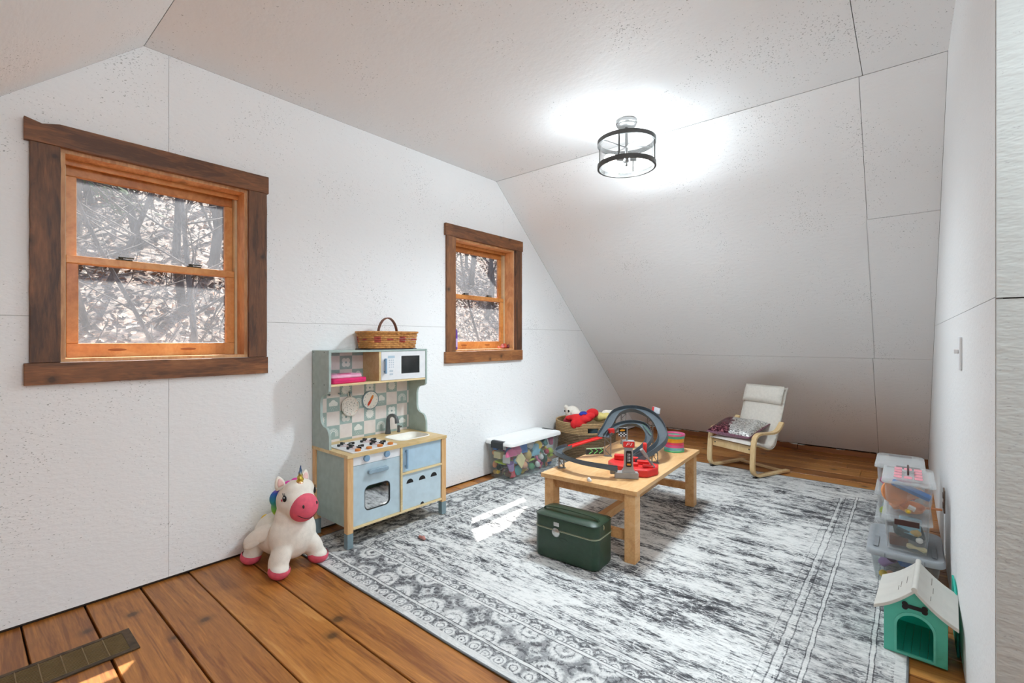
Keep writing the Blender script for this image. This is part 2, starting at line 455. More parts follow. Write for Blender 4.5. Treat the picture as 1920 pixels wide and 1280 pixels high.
# boards and torn plaster along the foot of the far slope
M_SKIRT = wood('skirt_board', (96, 50, 22), (150, 86, 42), (178, 110, 60), (1.0, 9, 9), 0.3, 0.55)
def chips(name):
    g = G(name); v = g.obj()
    zz = g.n('SeparateXYZ', {0: v}).outputs[2]
    f = g.math('ADD', g.math('MULTIPLY', zz, 14.0), g.noise(g.mapp(v, (3, 1, 6)), 2.0, 4))
    k = g.ramp(g.math('MULTIPLY', f, 0.5), [(0.60, 0.0), (0.62, 1.0)])
    r2 = g.n('ValToRGB', {'Fac': g.noise(g.mapp(v, (1.2, 9, 9)), 3, 4)}); r2.color_ramp.elements[0].color = (*lin((96, 50, 22)), 1); r2.color_ramp.elements[1].color = (*lin((170, 102, 54)), 1)
    g.set(Base_Color=g.mix(k, r2.outputs[0], lin((222, 219, 213))), Roughness=0.6)
    return g.m
M_CHIP = chips('chipped_board')
tr = struct(B('trim_1', M_BACK, None, XL, XR, 5.735, 5.745, 0.0, 0.05), 'rough board strip at the foot of the sloped wall')
for (a, b, dz) in [(XL, -1.72, 0.0), (-1.715, -0.88, 0.004), (-0.875, -0.23, -0.003), (-0.226, XR, 0.002)]:
    bm = bm_new(); n = 14
    top = [(a+(b-a)*k/n, 0.052+dz+0.004*mnoise.noise((k*0.9+a*7, 3, 1))) for k in range(n+1)]
    prism(bm, [(a, 0.0), (b, 0.0)] + top[::-1], 5.712, 5.734, lambda p, q, t: (p, t, q))
    obj('board', bm, M_CHIP, tr)

# ------------------------------------------------------------------ windows
M_METAL = flat((58, 54, 44), 0.4, 0.8, name='dark_latch_metal')
M_TRACK = flat((214, 196, 160), 0.5, name='cream_jamb_liner')
def build_window(name, label, y0, y1, seed):
    W = thing(name, label, 'window', (XL, y0, 0)); del W['category']; W['kind'] = 'structure'
    w = y1-y0; oa, ob, za, zb = 0.107, w-0.1, 1.055, 1.95
    rnd = random.Random(seed)
    # casing boards (proud of the wall)
    def board(nm, a, b, c, d, t, horiz):
        bm = bm_new(); n = 18; pts = []
        if horiz:
            lo = [(a+(b-a)*k/n, c+0.0016*mnoise.noise((k*0.6, seed, 1))) for k in range(n+1)]
            hi = [(a+(b-a)*k/n, d+0.0016*mnoise.noise((k*0.6, seed, 5))) for k in range(n+1)]
            if nm == 'head_casing' and seed == 1:      # a split-off corner near the left end
                hi = [(y, z-(0.014 if 0.02 < y-a < 0.07 else 0.0)) for y, z in hi]
            poly = lo+hi[::-1]
        else:
            lo = [(a+0.0016*mnoise.noise((k*0.6, seed, 2)), c+(d-c)*k/n) for k in range(n+1)]
            hi = [(b+0.0016*mnoise.noise((k*0.6, seed, 7)), c+(d-c)*k/n) for k in range(n+1)]
            poly = hi+lo[::-1]
        prism(bm, poly, 0.0, t, lambda p, q, x: (x, p, q))
        return obj(nm, bm, M_CASING if horiz else M_CASINGV, W, bevel=0.002)
    board('head_casing', 0, w, WZ1-0.092, WZ1, 0.024, True)
    board('sill_casing', 0, w-0.004, WZ0, za-0.001, 0.024, True)
    board('side_casing', 0.016, oa, za, WZ1-0.092, 0.020, False)
    board('side_casing', ob, w-0.008, za, WZ1-0.092, 0.020, False)
    # jambs lining the opening
    D = -0.155
    B('jamb', M_JAMB, W, D, -0.0005, oa+0.0005, oa+0.016, za, zb-0.018)
    B('jamb', M_JAMB, W, D, -0.0005, ob-0.016, ob-0.0005, za, zb-0.018)
    B('head_jamb', M_JAMB, W, D, -0.0005, oa+0.0005, ob-0.0005, zb-0.0175, zb-0.0005)
    B('sill', M_JAMB, W, D-0.04, 0.0, oa+0.0005, ob-0.0005, za, za+0.014)
    ia, ib = oa+0.0165, ob-0.0165
    for s, (p, q) in enumerate(((ia, ia+0.012), (ib-0.012, ib))):
        B('jamb_liner', M_TRACK, W, D+0.004, -0.098, p, q, za+0.0145, zb-0.019)
    B('stop', M_SASH, W, -0.098, -0.086, ia, ib, zb-0.040, zb-0.0185)
    ja, jb = ia+0.0125, ib-0.0125
    zt, zm0, zm1, zbt = zb-0.019, 1.482, 1.520, za+0.0148
    def sash(nm, xa, xb, a, b, c, d, st, tr_, br):
        S = B(nm, M_SASH, W, xa, xb, a, b, c, c+br, bevel=0.003)            # bottom rail carries the others
        B('top_rail', M_SASH, S, xa, xb, a, b, d-tr_, d, bevel=0.003)
        B('stile', M_SASH, S, xa, xb, a, a+st, c+br+0.0003, d-tr_-0.0003, bevel=0.003)
        B('stile', M_SASH, S, xa, xb, b-st, b, c+br+0.0003, d-tr_-0.0003, bevel=0.003)
        xm = (xa+xb)/2
        B('pane', M_GLASS, S, xm-0.002, xm+0.002, a+st-0.004, b-st+0.004, c+br-0.004, d-tr_+0.004)
        return S
    sash('upper_sash', -0.152, -0.127, ja, jb, zm0+0.004, zt, 0.038, 0.058, 0.034)
    L = sash('lower_sash', -0.125, -0.100, ja, jb, zbt, zm1, 0.041, 0.034, 0.062)
    for fy in (0.30, 0.72):
        yy = ja+(jb-ja)*fy
        bm = box(bm_new(), -0.124, -0.102, yy-0.03, yy+0.03, zm1+0.0003, zm1+0.006)
        cyl(bm, (-0.113, yy-0.012, zm1+0.006), (-0.113, yy-0.012, zm1+0.014), 0.009, n=12)
        box(bm, -0.118, -0.108, yy-0.022, yy+0.036, zm1+0.011, zm1+0.016)
        obj('sash_lock', bm, M_METAL, L)
        bm = bm_new()
        ell(bm, (-0.1003, ja+(jb-ja)*(fy-0.04), zbt+0.032), (0.0022, 0.036, 0.006), 16, 8)
        obj('finger_pull', bm, flat((150, 84, 34), 0.5), L, smooth=True)
    return W
build_window('window_1', 'large-looking nearer window in dark stained casing on the gable wall', WIN[0][0], WIN[0][1], 1)
build_window('window_2', 'farther window in dark stained casing with things on its sill', WIN[1][0], WIN[1][1], 2)
W3 = struct(B('added_window', M_SASH, None, XB+0.06, XB+0.1, -0.9, 1.3, 0.4, 0.46), 'added wide window in the unseen gable behind the viewpoint')  # invented behind the camera to bring more light into the room
B('frame', M_SASH, W3, XB+0.06, XB+0.1, -0.9, 1.3, 1.89, 1.95)
for yy in (-0.9, 0.17, 1.24): B('frame', M_SASH, W3, XB+0.06, XB+0.1, yy, yy+0.06, 0.461, 1.889)
for yy in (-0.84, 0.23): B('pane', lampglass(), W3, XB+0.078, XB+0.082, yy, yy+1.01, 0.46, 1.89)

# ------------------------------------------------------------------ outside: wooded hillside
def hill_z(x, y): return -0.6 + 0.55*max(0.0, -x-3.6) + 0.16*mnoise.noise((x*0.35, y*0.35, 2)) + 0.05*mnoise.noise((x*1.7, y*1.7, 4))
def litter():
    g = G('leaf_litter'); v = g.obj()
    a = g.noise(v, 9, 6, 0.7); b = g.vor(g.mapp(v, (16, 16, 16)), 1.0, out='Color')
    c = g.ramp(g.math('ADD', g.math('MULTIPLY', a, 0.6), g.math('MULTIPLY', g.n('SeparateColor', {0: b}).outputs[0], 0.4)),
               [(0.28, lin((26, 20, 16))), (0.46, lin((72, 54, 42))), (0.62, lin((124, 98, 80))), (0.80, lin((190, 174, 158)))])
    g.set(Base_Color=c, Roughness=0.8); g.bump(a, 0.8, 0.05)
    return g.m
bm = bm_new(); nx, ny = 60, 90
gv = [[bm.verts.new((-3.2-26*i/nx, -14+46*j/ny, hill_z(-3.2-26*i/nx, -14+46*j/ny))) for j in range(ny+1)] for i in range(nx+1)]
for i in range(nx):
    for j in range(ny): face(bm, [gv[i][j], gv[i+1][j], gv[i+1][j+1], gv[i][j+1]])
hs = obj('hillside', bm, litter(), smooth=True); hs['kind'] = 'structure'; hs['label'] = 'steep leaf-covered hillside outside the windows'
M_LEAVES = []
for rgb in ((128, 88, 58), (186, 162, 136), (84, 54, 36), (160, 108, 64)): M_LEAVES.append(flat(rgb, 0.6))
def view_spot(r, far0=4.0, far1=15.0):
    """a spot on the hill in the wedge seen through either window"""
    k = r.random()
    lo, hi = ((0.08, 0.36) if k < 0.55 else (0.86, 1.2))
    x = -3.4-r.uniform(0, 1)**1.0*(far1-3.4); s = r.uniform(lo-0.06, hi+0.06)
    return x, -x*s
bm = bm_new(); r_ = random.Random(3)
for i in range(9000):
    x, y = view_spot(r_); z = hill_z(x, y)+0.015
    s = r_.uniform(0.03, 0.075); M = Matrix.Translation((x, y, z)) @ Matrix.Rotation(r_.uniform(0, 6.28), 4, 'Z') @ Matrix.Rotation(r_.uniform(-0.9, 0.9), 4, 'X') @ Matrix.Rotation(r_.uniform(-0.9, 0.9), 4, 'Y')
    vs = [bm.verts.new(M @ Vector(p)) for p in ((-s, 0, 0), (0, -s*0.5, s*0.15), (s, 0, 0), (0, s*0.5, s*0.15))]
    f = face(bm, vs); f.material_index = r_.randrange(4)
tag(obj('fallen_leaves', bm, M_LEAVES, recalc=False), 'dry brown leaves strewn over the hillside outside', 'leaves', kind='stuff')
M_BARK = wood('bark', (52, 44, 38), (92, 82, 74), (134, 124, 114), (14, 14, 2), 0, 0.85, bump=0.6)
def tree_mesh(seed, h, r0, lean, nb):
    r = random.Random(seed); bm = bm_new()
    def limb(p, d, L, rad, depth):
        pts = [p]; q = p.copy(); dd = d.normalized()
        n = 6
        for k in range(n):
            dd = (dd+Vector((r.uniform(-.16, .16), r.uniform(-.16, .16), r.uniform(-.06, .12)))).normalized()
            q = q+dd*L/n; pts.append(q.copy())
        tube(bm, pts, rad, 6 if depth == 0 else 4, rs=[rad*(1-0.8*k/n) for k in range(n+1)])
        if depth < 2:
            for b in range(nb if depth == 0 else 4):
                t = r.uniform(0.12 if depth == 0 else 0.25, 0.95); i = min(int(t*n), n-1)
                a = r.uniform(0, 6.28); e = r.uniform(0.15, 0.8)
                limb(pts[i].lerp(pts[i+1], t*n-i), Vector((math.cos(a), math.sin(a), e)), L*r.uniform(0.22, 0.42), rad*(1-0.8*t)*0.42, depth+1)
    limb(Vector((0, 0, -0.15)), Vector((lean[0], lean[1], 1)), h, r0, 0)
    return bm
TREES = [(11, 5.6, 0.085, (0.05, 0.1), 14), (12, 6.0, 0.065, (-0.1, -0.22), 14), (13, 5.0, 0.040, (0.2, 0.35), 14), (14, 4.2, 0.026, (0.1, -0.5), 12), (15, 5.8, 0.055, (0, 0.02), 14)]
protos = []
spots = [(-6.2, 1.55, 3), (-7.4, 2.0, 4), (-8.2, 1.3, 2), (-8.9, 2.8, 0), (-9.6, 2.0, 1), (-10.4, 3.4, 4), (-11.0, 1.6, 1), (-11.4, 2.6, 2), (-12.3, 3.9, 0), (-13, 2.2, 4), (-13.6, 3.2, 1), (-12.6, 1.4, 0),
         (-6.6, 6.9, 3), (-7.6, 8.1, 4), (-8.4, 9.2, 2), (-9.6, 9.6, 0), (-10.4, 11.2, 1), (-11.2, 10.2, 4), (-12.4, 13.1, 0), (-5.4, 1.75, 2), (-7.0, 1.0, 2), (-9.2, 3.2, 3), (-10.2, 2.6, 3)]
seen = {}
for i, (x, y, k) in enumerate(spots):
    loc = (x, y, hill_z(x, y))
    if k not in seen:
        seen[k] = o = obj('bare_tree', tree_mesh(*TREES[k]), M_BARK, smooth=True)
    else: o = seen[k].copy(); COL.objects.link(o)
    o.location = loc; o.rotation_euler.z = i*2.1 if i > 4 else 0
    tag(o, ('thin leaning bare sapling' if k in (2, 3) else 'upright bare tree trunk')+(' beyond the nearer window' if y < 5 else ' beyond the farther window'), 'tree', ('saplings' if k in (2, 3) else 'bare trees')+(' beyond the nearer window' if y < 5 else ' beyond the farther window'))
# evergreen saplings with green sprays
M_NEEDLE = flat((96, 116, 74), 0.7)
for i, (x, y) in enumerate([(-9.8, 1.25), (-12.0, 2.0), (-10.8, 10.6)]):
    r = random.Random(40+i); z = hill_z(x, y)
    T = thing('evergreen', ['small evergreen at the upper left of the nearer window', 'evergreen deeper in the wood behind the nearer window', 'evergreen on the hillside behind the farther window'][i], 'tree', (x, y, z))
    obj('trunk', tube(bm_new(), [(0, 0, -0.1), (0, 0, 3.4)], 0.05, 6, rs=[0.06, 0.01]), M_BARK, T)
    bm = bm_new()
    for k in range(700):
        h = r.uniform(0.5, 3.4); a = r.uniform(0, 6.28); rad = (3.6-h)*0.42*r.uniform(0.2, 1)
        p = Vector((rad*math.cos(a), rad*math.sin(a), h-rad*0.25)); s = r.uniform(0.06, 0.16)
        M = Matrix.Translation(p) @ Matrix.Rotation(a, 4, 'Z') @ Matrix.Rotation(r.uniform(-0.3, 0.7), 4, 'Y')
        vs = [bm.verts.new(M @ Vector(q)) for q in ((-s, 0, 0), (0, -s*0.3, 0), (s, 0, -s*0.2), (0, s*0.3, 0.02))]
        face(bm, vs)
    f = obj('foliage', bm, M_NEEDLE, T, recalc=False); f['kind'] = 'stuff'
# undergrowth twigs
bm = bm_new(); r_ = random.Random(8)
for i in range(700):
    x, y = view_spot(r_, 4, 12); p = Vector((x, y, hill_z(x, y)-0.02)); d = Vector((r_.uniform(-.7, .7), r_.uniform(-.7, .7), r_.uniform(0.3, 1)))
    q = p+d*r_.uniform(0.2, 0.8); m = (p+q)/2+Vector((r_.uniform(-.1, .1), r_.uniform(-.1, .1), 0.08))
    tube(bm, [p, m, q], 0.006, 3, rs=[0.008, 0.006, 0.002])
tag(obj('undergrowth', bm, M_BARK), 'tangle of thin bare twigs on the hillside outside', 'twigs', kind='stuff')

# ------------------------------------------------------------------ rug
RX0, RX1, RY0, RY1 = -2.60, 0.0, 1.205, 4.49
def rug_mat():
    g = G('distressed_rug'); v = g.obj()
    wob = g.n('TexNoise', {'Vector': v, 'Scale': 14.0, 'Detail': 2}).outputs['Color']
    vw = g.n('VectorMath', {0: v, 1: g.n('VectorMath', {0: g.n('VectorMath', {0: wob, 1: (0.5, 0.5, 0.5)}, operation='SUBTRACT').outputs[0], 1: (0.012, 0.012, 0)}, operation='MULTIPLY').outputs[0]}, operation='ADD').outputs[0]
    sx = g.n('SeparateXYZ', {0: vw}); X, Y = sx.outputs[0], sx.outputs[1]
    dx = g.math('MINIMUM', g.math('SUBTRACT', X, RX0), g.math('SUBTRACT', RX1, X))
    dy = g.math('MINIMUM', g.math('SUBTRACT', Y, RY0), g.math('SUBTRACT', RY1, Y))
    d = g.math('MINIMUM', dx, dy); isx = g.math('LESS_THAN', dx, dy)
    s = g.math('ADD', g.math('MULTIPLY', isx, Y), g.math('MULTIPLY', g.math('SUBTRACT', 1.0, isx), X))
    uv = g.n('CombineXYZ', {0: s, 1: d, 2: 0.0}).outputs[0]
    hf = g.noise(v, 55, 4, 0.7)
    def band(a, b):
        return g.math('MULTIPLY', g.math('GREATER_THAN', d, a), g.math('LESS_THAN', d, b))
    def motif(scale, off, rnd, k):
        dist = g.vor(g.mapp(uv, (scale, scale, 1), (0.3, off, 0)), 1.0, rnd=rnd)
        dd = g.math('ADD', dist, g.math('MULTIPLY', g.math('SUBTRACT', hf, 0.5), 0.32))
        rings = g.ramp(dd, [(0.06, 0.15), (0.11, 0.95), (0.20, 0.9), (0.26, 0.12), (0.31, 0.85), (0.37, 0.9), (0.46, 0.25), (0.60, 0.10), (0.68, 0.7), (0.76, 0.15)])
        leaf = g.ramp(g.noise(g.mapp(uv, (scale*k, scale*k, 1)), 2.0, 3, 0.6, 1.6), [(0.46, 0.0), (0.50, 1.0)])
        return g.mix(0.22, rings, leaf)
    mA = motif(15.5, 0.30, 0.15, 1.2); mB = motif(6.4, 0.44, 0.35, 2.2); mC = motif(17.0, 0.18, 0.15, 1.2)
    # worn field, streaked across the width
    f1 = g.noise(g.mapp(v, (3.2, 12, 1)), 1.6, 8, 0.72, 0.3)
    f2 = g.noise(g.mapp(v, (26, 110, 1)), 1.0, 4, 0.7)
    f3 = g.noise(g.mapp(v, (1.1, 2.0, 1)), 1.1, 3)
    curl = g.ramp(g.math('ABSOLUTE', g.math('SUBTRACT', g.noise(v, 9, 3, 0.5, 2.2), 0.5)), [(0.0, 1.0), (0.018, 0.0)])
    med = g.vor(g.mapp(v, (2.3, 2.3, 1)), 1.0, rnd=0.75)
    medr = g.ramp(g.math('ADD', med, g.math('MULTIPLY', g.math('SUBTRACT', hf, 0.5), 0.2)), [(0.04, 0.25), (0.07, 1.0), (0.10, 0.2), (0.14, 0.0)])
    fld = g.math('ADD', g.math('MULTIPLY', f1, 0.62), g.math('ADD', g.math('MULTIPLY', f2, 0.50), g.math('MULTIPLY', f3, 0.34)))
    fld = g.math('ADD', fld, g.math('MULTIPLY', curl, 0.10))
    fld = g.math('SUBTRACT', fld, g.math('MULTIPLY', medr, 0.12))
    fv = g.ramp(fld, [(0.615, 0.0), (0.69, 0.32), (0.74, 0.72), (0.82, 1.0)])
    val = fv
    wear = g.ramp(g.math('ADD', f1, g.math('MULTIPLY', g.math('SUBTRACT', f3, 0.5), 0.4)), [(0.40, 0.95), (0.62, 0.35)])
    wear = g.math('MULTIPLY', wear, g.ramp(X, [(0.0, 0.55), (1.0, 0.55)]))
    east = g.math('GREATER_THAN', X, -0.62); soft = g.math('SUBTRACT', 1.0, g.math('MULTIPLY', east, 0.55))
    north = g.math('GREATER_THAN', Y, 4.05); soft = g.math('MULTIPLY', soft, g.math('SUBTRACT', 1.0, g.math('MULTIPLY', north, 0.8)))
    wear2 = g.ramp(g.math('ADD', f1, g.math('MULTIPLY', g.math('SUBTRACT', f3, 0.5), 0.3)), [(0.42, 1.0), (0.66, 0.78)])
    bw = g.math('MULTIPLY', wear2, soft)
    for (a, b, mm) in ((0.032, 0.085, mA), (0.105, 0.265, mB), (0.285, 0.335, mC)):
        val = g.mix(g.math('MULTIPLY', band(a, b), bw), val, mm)
    lf = g.ramp(hf, [(0.35, 1.0), (0.62, 0.55)])
    for (a, b, c, st) in ((0.0, 0.032, 0.86, 0.8), (0.085, 0.089, 0.05, 0.9), (0.089, 0.101, 0.9, 0.75), (0.101, 0.105, 0.05, 0.8), (0.265, 0.269, 0.05, 0.8), (0.269, 0.281, 0.92, 0.8), (0.281, 0.285, 0.05, 0.8),
                       (0.335, 0.340, 0.05, 0.8), (0.352, 0.366, 0.95, 0.6), (0.366, 0.371, 0.08, 0.7), (0.40, 0.404, 0.08, 0.5)):
        val = g.mix(g.math('MULTIPLY', band(a, b), g.math('MULTIPLY', lf, st)), val, (c, c, c))
    val = g.math('ADD', g.math('MULTIPLY', val, 0.86), g.math('MULTIPLY', hf, 0.14))
    col = g.ramp(val, [(0.05, lin((54, 54, 57))), (0.30, lin((108, 108, 110))), (0.58, lin((184, 184, 183))), (0.92, lin((220, 219, 216)))])
    g.set(Base_Color=col, Roughness=0.95, Specular_IOR_Level=0.1)
    g.bump(g.math('ADD', hf, g.math('MULTIPLY', val, 0.4)), 0.35, 0.004)
    return g.m
RUG = thing('area_rug', 'large distressed grey and white oriental rug on the plank floor', 'rug', (0, 0, 0))
def rug_edge(n=60):
    pts = []
    def w(t, k): return 0.006*mnoise.noise((t*3.1, k, 0.5))
    for k in range(n): t = RX0+(RX1-RX0)*k/n; pts.append((t, RY0+w(t, 1)))
    for k in range(n): t = RY0+(RY1-RY0)*k/n; pts.append((RX1+w(t, 2), t))
    for k in range(n): t = RX1-(RX1-RX0)*k/n; pts.append((t, RY1+w(t, 3)))
    for k in range(n): t = RY1-(RY1-RY0)*k/n; pts.append((RX0+w(t, 4), t))
    return pts
bm = bm_new(); pe = rug_edge()
def rug_h(x, y): return 0.0065+0.0012*mnoise.noise((x*2, y*2, 0))
loft(bm, [[(x, y, 0.0006) for x, y in pe], [(x, y, 0.0062) for x, y in pe]])
obj('pile', bm, rug_mat(), RUG)
bm = bm_new(); tube(bm, [(x, y, 0.0046) for x, y in pe], 0.0042, 6, closed=True)
obj('binding', bm, flat((112, 114, 116), 0.9, bump=0.4), RUG, smooth=True)
# ------------------------------------------------------------------ ceiling lamps
M_BRONZE = flat((78, 76, 74), 0.45, 0.6, name='brushed_dark_metal')
M_CHROME = flat((118, 116, 114), 0.35, 0.85, name='brushed_nickel')
M_LGLASS = lampglass()
M_BULB = M_emit('lit_bulb', (1.0, 0.97, 0.92), 20.0)
def ring_band(bm, r0, r1, z0, z1, n=48):
    R = [[bm.verts.new((r*math.cos(2*PI*k/n), r*math.sin(2*PI*k/n), z)) for k in range(n)] for r, z in ((r1, z0), (r1, z1), (r0, z1), (r0, z0))]
    for i in range(4):
        A, Bq = R[i], R[(i+1) % 4]
        for k in range(n): face(bm, [A[k], A[(k+1) % n], Bq[(k+1) % n], Bq[k]])
    return bm
def ceiling_lamp(label, loc, rz, watt, down):
    L = thing('ceiling_lamp', label, 'lamp', loc, rz)      # origin at the ceiling
    obj('canopy', lathe(bm_new(), [(0.064, -0.0005), (0.066, -0.012), (0.066, -0.022), (0.060, -0.026), (0.060, -0.034), (0.052, -0.040), (0.012, -0.042)], 32), M_CHROME, L, smooth='auto')
    obj('stem', cyl(bm_new(), (0, 0, -0.04), (0, 0, -0.215), 0.009, n=14), M_CHROME, L, smooth='auto')
    for z0 in (-0.150, -0.296):
        obj('ring', ring_band(bm_new(), 0.166, 0.178, z0, z0+0.026), M_BRONZE, L, smooth='auto')
    for k in range(4):
        a = k*PI/2+0.35
        x, y = 0.171*math.cos(a), 0.171*math.sin(a)
        obj('post', cyl(bm_new(), (x, y, -0.272), (x, y, -0.148), 0.0045, n=8), M_BRONZE, L)
    obj('glass_shade', ring_band(bm_new(), 0.1595, 0.1625, -0.290, -0.130), M_LGLASS, L, smooth='auto')
    bm = bm_new()
    for a in (0.35+PI/4, 0.35+3*PI/4): tube(bm, [(0.165*math.cos(a), 0.165*math.sin(a), -0.140), (0, 0, -0.168), (-0.165*math.cos(a), -0.165*math.sin(a), -0.140)], 0.004, 6)
    obj('spider_bracket', bm, M_CHROME, L)
    obj('hub', lathe(bm_new(), [(0.006, -0.262), (0.020, -0.255), (0.024, -0.235), (0.020, -0.212), (0.010, -0.205)], 20), M_CHROME, L, smooth=True)
    obj('finial', lathe(bm_new(), [(0.004, -0.282), (0.010, -0.274), (0.010, -0.266), (0.005, -0.262)], 14), M_CHROME, L, smooth=True)
    for s in (-1, 1):
        d = Vector((math.cos(0.9), math.sin(0.9), 0.0))*s
        so = obj('socket', cyl(bm_new(), d*0.018+Vector((0, 0, -0.235)), d*0.062+Vector((0, 0, -0.235)), 0.014, n=16), M_CHROME, L, smooth='auto')
        bm = bm_new(); c = d*0.1+Vector((0, 0, -0.235))
        q = Vector((1, 0, 0)).rotation_difference(d).to_matrix().to_4x4()
        ell(bm, c, (0.040, 0.024, 0.024), 20, 12, q)
        obj('bulb', bm, M_BULB, so, smooth=True)
        ld = bpy.data.lights.new('bulb_light', 'POINT'); ld.energy = watt; ld.shadow_soft_size = 0.05; ld.color = LAMP_COL
        lo = bpy.data.objects.new('bulb_light', ld); COL.objects.link(lo); lo.parent = L; lo.location = c
        sd = bpy.data.lights.new('fill_downlight', 'SPOT'); sd.energy = down; sd.shadow_soft_size = 0.05; sd.color = LAMP_COL; sd.spot_size = math.radians(172); sd.spot_blend = 1.0  # extra spot added at the bulb to throw more light downward
        so_ = bpy.data.objects.new('fill_downlight', sd); COL.objects.link(so_); so_.parent = L; so_.location = c-Vector((0, 0, 0.03))
    return L
ceiling_lamp('round open drum ceiling lamp with two lit bulbs on the white ceiling', (-1.336, 2.70, ZC), math.radians(-8), LAMP_W, FILL_DOWN)
ceiling_lamp('added drum ceiling lamp out of view behind the viewpoint', (0.85, 0.85, ZC), 0.4, ADDED_LAMP_W, FILL_DOWN*0.5)  # unseen lamp added to brighten the near part of the room
# ------------------------------------------------------------------ toy kitchen
M_SAGE = flat((168, 184, 178), 0.5, name='sage_paint'); M_SAGED = flat((150, 166, 160), 0.5, name='sage_paint_inner')
M_WHITE = flat((233, 234, 236), 0.42, var=0.02, name='white_lacquer'); M_BLUE = flat((186, 205, 214), 0.45, var=0.03, name='pale_blue_paint')
M_BLUEH = flat((134, 168, 196), 0.4, name='blue_handle'); M_SLATE = flat((126, 146, 152), 0.45, name='slate_blue_leg')
M_DARK = flat((34, 38, 40), 0.4, name='charcoal_plastic'); M_GREYPL = flat((92, 96, 98), 0.35, name='grey_plastic')
M_ORANGE = flat((214, 130, 56), 0.45); M_CREAM = flat((238, 234, 224), 0.5, var=0.02); M_BLACK = flat((18, 18, 20), 0.35)
KX, KY = XL+0.006, 1.378
K = thing('play_kitchen', 'pale blue and sage wooden play kitchen against the gable wall', 'toy kitchen', (KX, KY, 0))
KW, KD, KC = 0.712, 0.385, 0.52
def yz(a, b, t): return (t, a, b)
for (lx, ly) in ((0.0, 0.0), (KD-0.036, 0.0), (0.0, KW-0.036), (KD-0.036, KW-0.036)):
    lg = B('leg', M_POST, K, lx, lx+0.036, ly, ly+0.036, 0.09, KC-0.018, bevel=0.002)
    B('leg_foot', M_SLATE, lg, lx, lx+0.036, ly, ly+0.036, 0.0085 if lx > 0.2 else 0.001, 0.0895, bevel=0.002)
for ly in (0.008, KW-0.020): B('side_panel', M_SAGE, K, 0.0365, KD-0.0365, ly, ly+0.012, 0.118, KC-0.0185)
B('rear_panel', M_SAGED, K, 0.004, 0.012, 0.0365, KW-0.0365, 0.118, KC-0.0185)
B('base_shelf', M_PLY, K, 0.012, KD, 0.0365, KW-0.0365, 0.106, 0.118, bevel=0.001)
B('divider', M_PLY, K, 0.013, KD, 0.352, 0.364, 0.1185, KC-0.0185)
B('inner_shelf', M_PLY, K, 0.013, KD, 0.3645, KW-0.0365, 0.334, 0.346)
# worktop with a sunk basin
sink = rrect(0.185, 0.245, 0.045, 6, 0.215, 0.53)
ct = []
for (cx, cy) in ((1, 1), (-1, 1), (-1, -1), (1, -1)):
    for k in range(7):
        ct.append((KD+0.004 if cx > 0 else 0.0, KW+0.002 if cy > 0 else -0.002))
bm = bm_new(); panel_hole(bm, ct, sink, KC-0.018, KC, lambda a, b, t: (a, b, t)); bmesh.ops.remove_doubles(bm, verts=bm.verts, dist=1e-6)
obj('worktop', bm, M_PLY, K)
bm = bm_new()
lv = [(0.003, 0.197, 0.257, 0.05), (0.004, 0.185, 0.245, 0.045), (-0.03, 0.165, 0.225, 0.04), (-0.045, 0.13, 0.19, 0.035)]
loft(bm, [[(x, y, KC+z) for x, y in rrect(w, h, r, 6, 0.215, 0.53)] for z, w, h, r in [(0.0005, 0.199, 0.259, 0.051)]+lv+[(-0.045, 0.01, 0.01, 0.004)]], cap=False)
obj('sink_basin', bm, M_CREAM, K, smooth='auto', recalc=False)
# tap
F = obj('tap', lathe(bm_new(), [(0.020, 0), (0.019, 0.006), (0.015, 0.03), (0.0125, 0.075), (0.012, 0.09)], 18, (0.045, 0.50, KC+0.0005)), M_GREYPL, K, smooth=True)
arc = [(0.045+0.032-0.032*math.cos(a), 0.50+0.012*(1-math.cos(a)), KC+0.09+0.034*math.sin(a)) for a in [k*PI/10 for k in range(11)]]
obj('spout', tube(bm_new(), arc+[(0.112, 0.524, KC+0.072)], 0.011, 12, rs=[0.012]*9+[0.013, 0.014, 0.0145]), M_GREYPL, F, smooth='auto')
bm = lathe(bm_new(), [(0.011, 0), (0.010, 0.01), (0.008, 0.035), (0.010, 0.045), (0.004, 0.048)], 14, (0.06, 0.575, KC+0.0005)); cyl(bm, (0.06, 0.575, KC+0.036), (0.083, 0.583, KC+0.041), 0.004, n=8)
obj('tap_handle', bm, M_GREYPL, K, smooth='auto')
# hob
H = obj('hob', prism(bm_new(), rrect(0.27, 0.30, 0.01, 3, 0.235, 0.19), KC+0.0004, KC+0.006), M_WHITE, K, bevel=0.001)
for (cx, cy) in ((0.175, 0.115), (0.175, 0.265), (0.275, 0.115), (0.275, 0.265)):
    ringm = bm_new()
    for r0, r1 in ((0.032, 0.034), (0.017, 0.0185)):
        t = ring_band(bm_new(), r0, r1, KC+0.0062, KC+0.0068, 24); me = bpy.data.meshes.new('r'); t.to_mesh(me); t.free()
        me.transform(Matrix.Translation((cx, cy, 0))); ringm.from_mesh(me); bpy.data.meshes.remove(me)
    obj('burner_print', ringm, flat((196, 40, 46), 0.4), H)
    for k in range(4):
        a = k*PI/2; M = Matrix.Translation((cx, cy, KC+0.0065)) @ Matrix.Rotation(a, 4, 'Z')
        g_ = box(bm_new(), 0.020, 0.052, -0.0055, 0.0055, 0.006, 0.012, M); box(g_, 0.042, 0.052, -0.007, 0.007, 0.0, 0.012, M)
        obj('pan_support', g_, M_DARK, H)
for k in range(4):
    obj('hob_knob', lathe(bm_new(), [(0.0165, 0), (0.0165, 0.010), (0.013, 0.012)], 20, (0.350, 0.085+k*0.072, KC+0.0062)), M_ORANGE, H, smooth='auto')
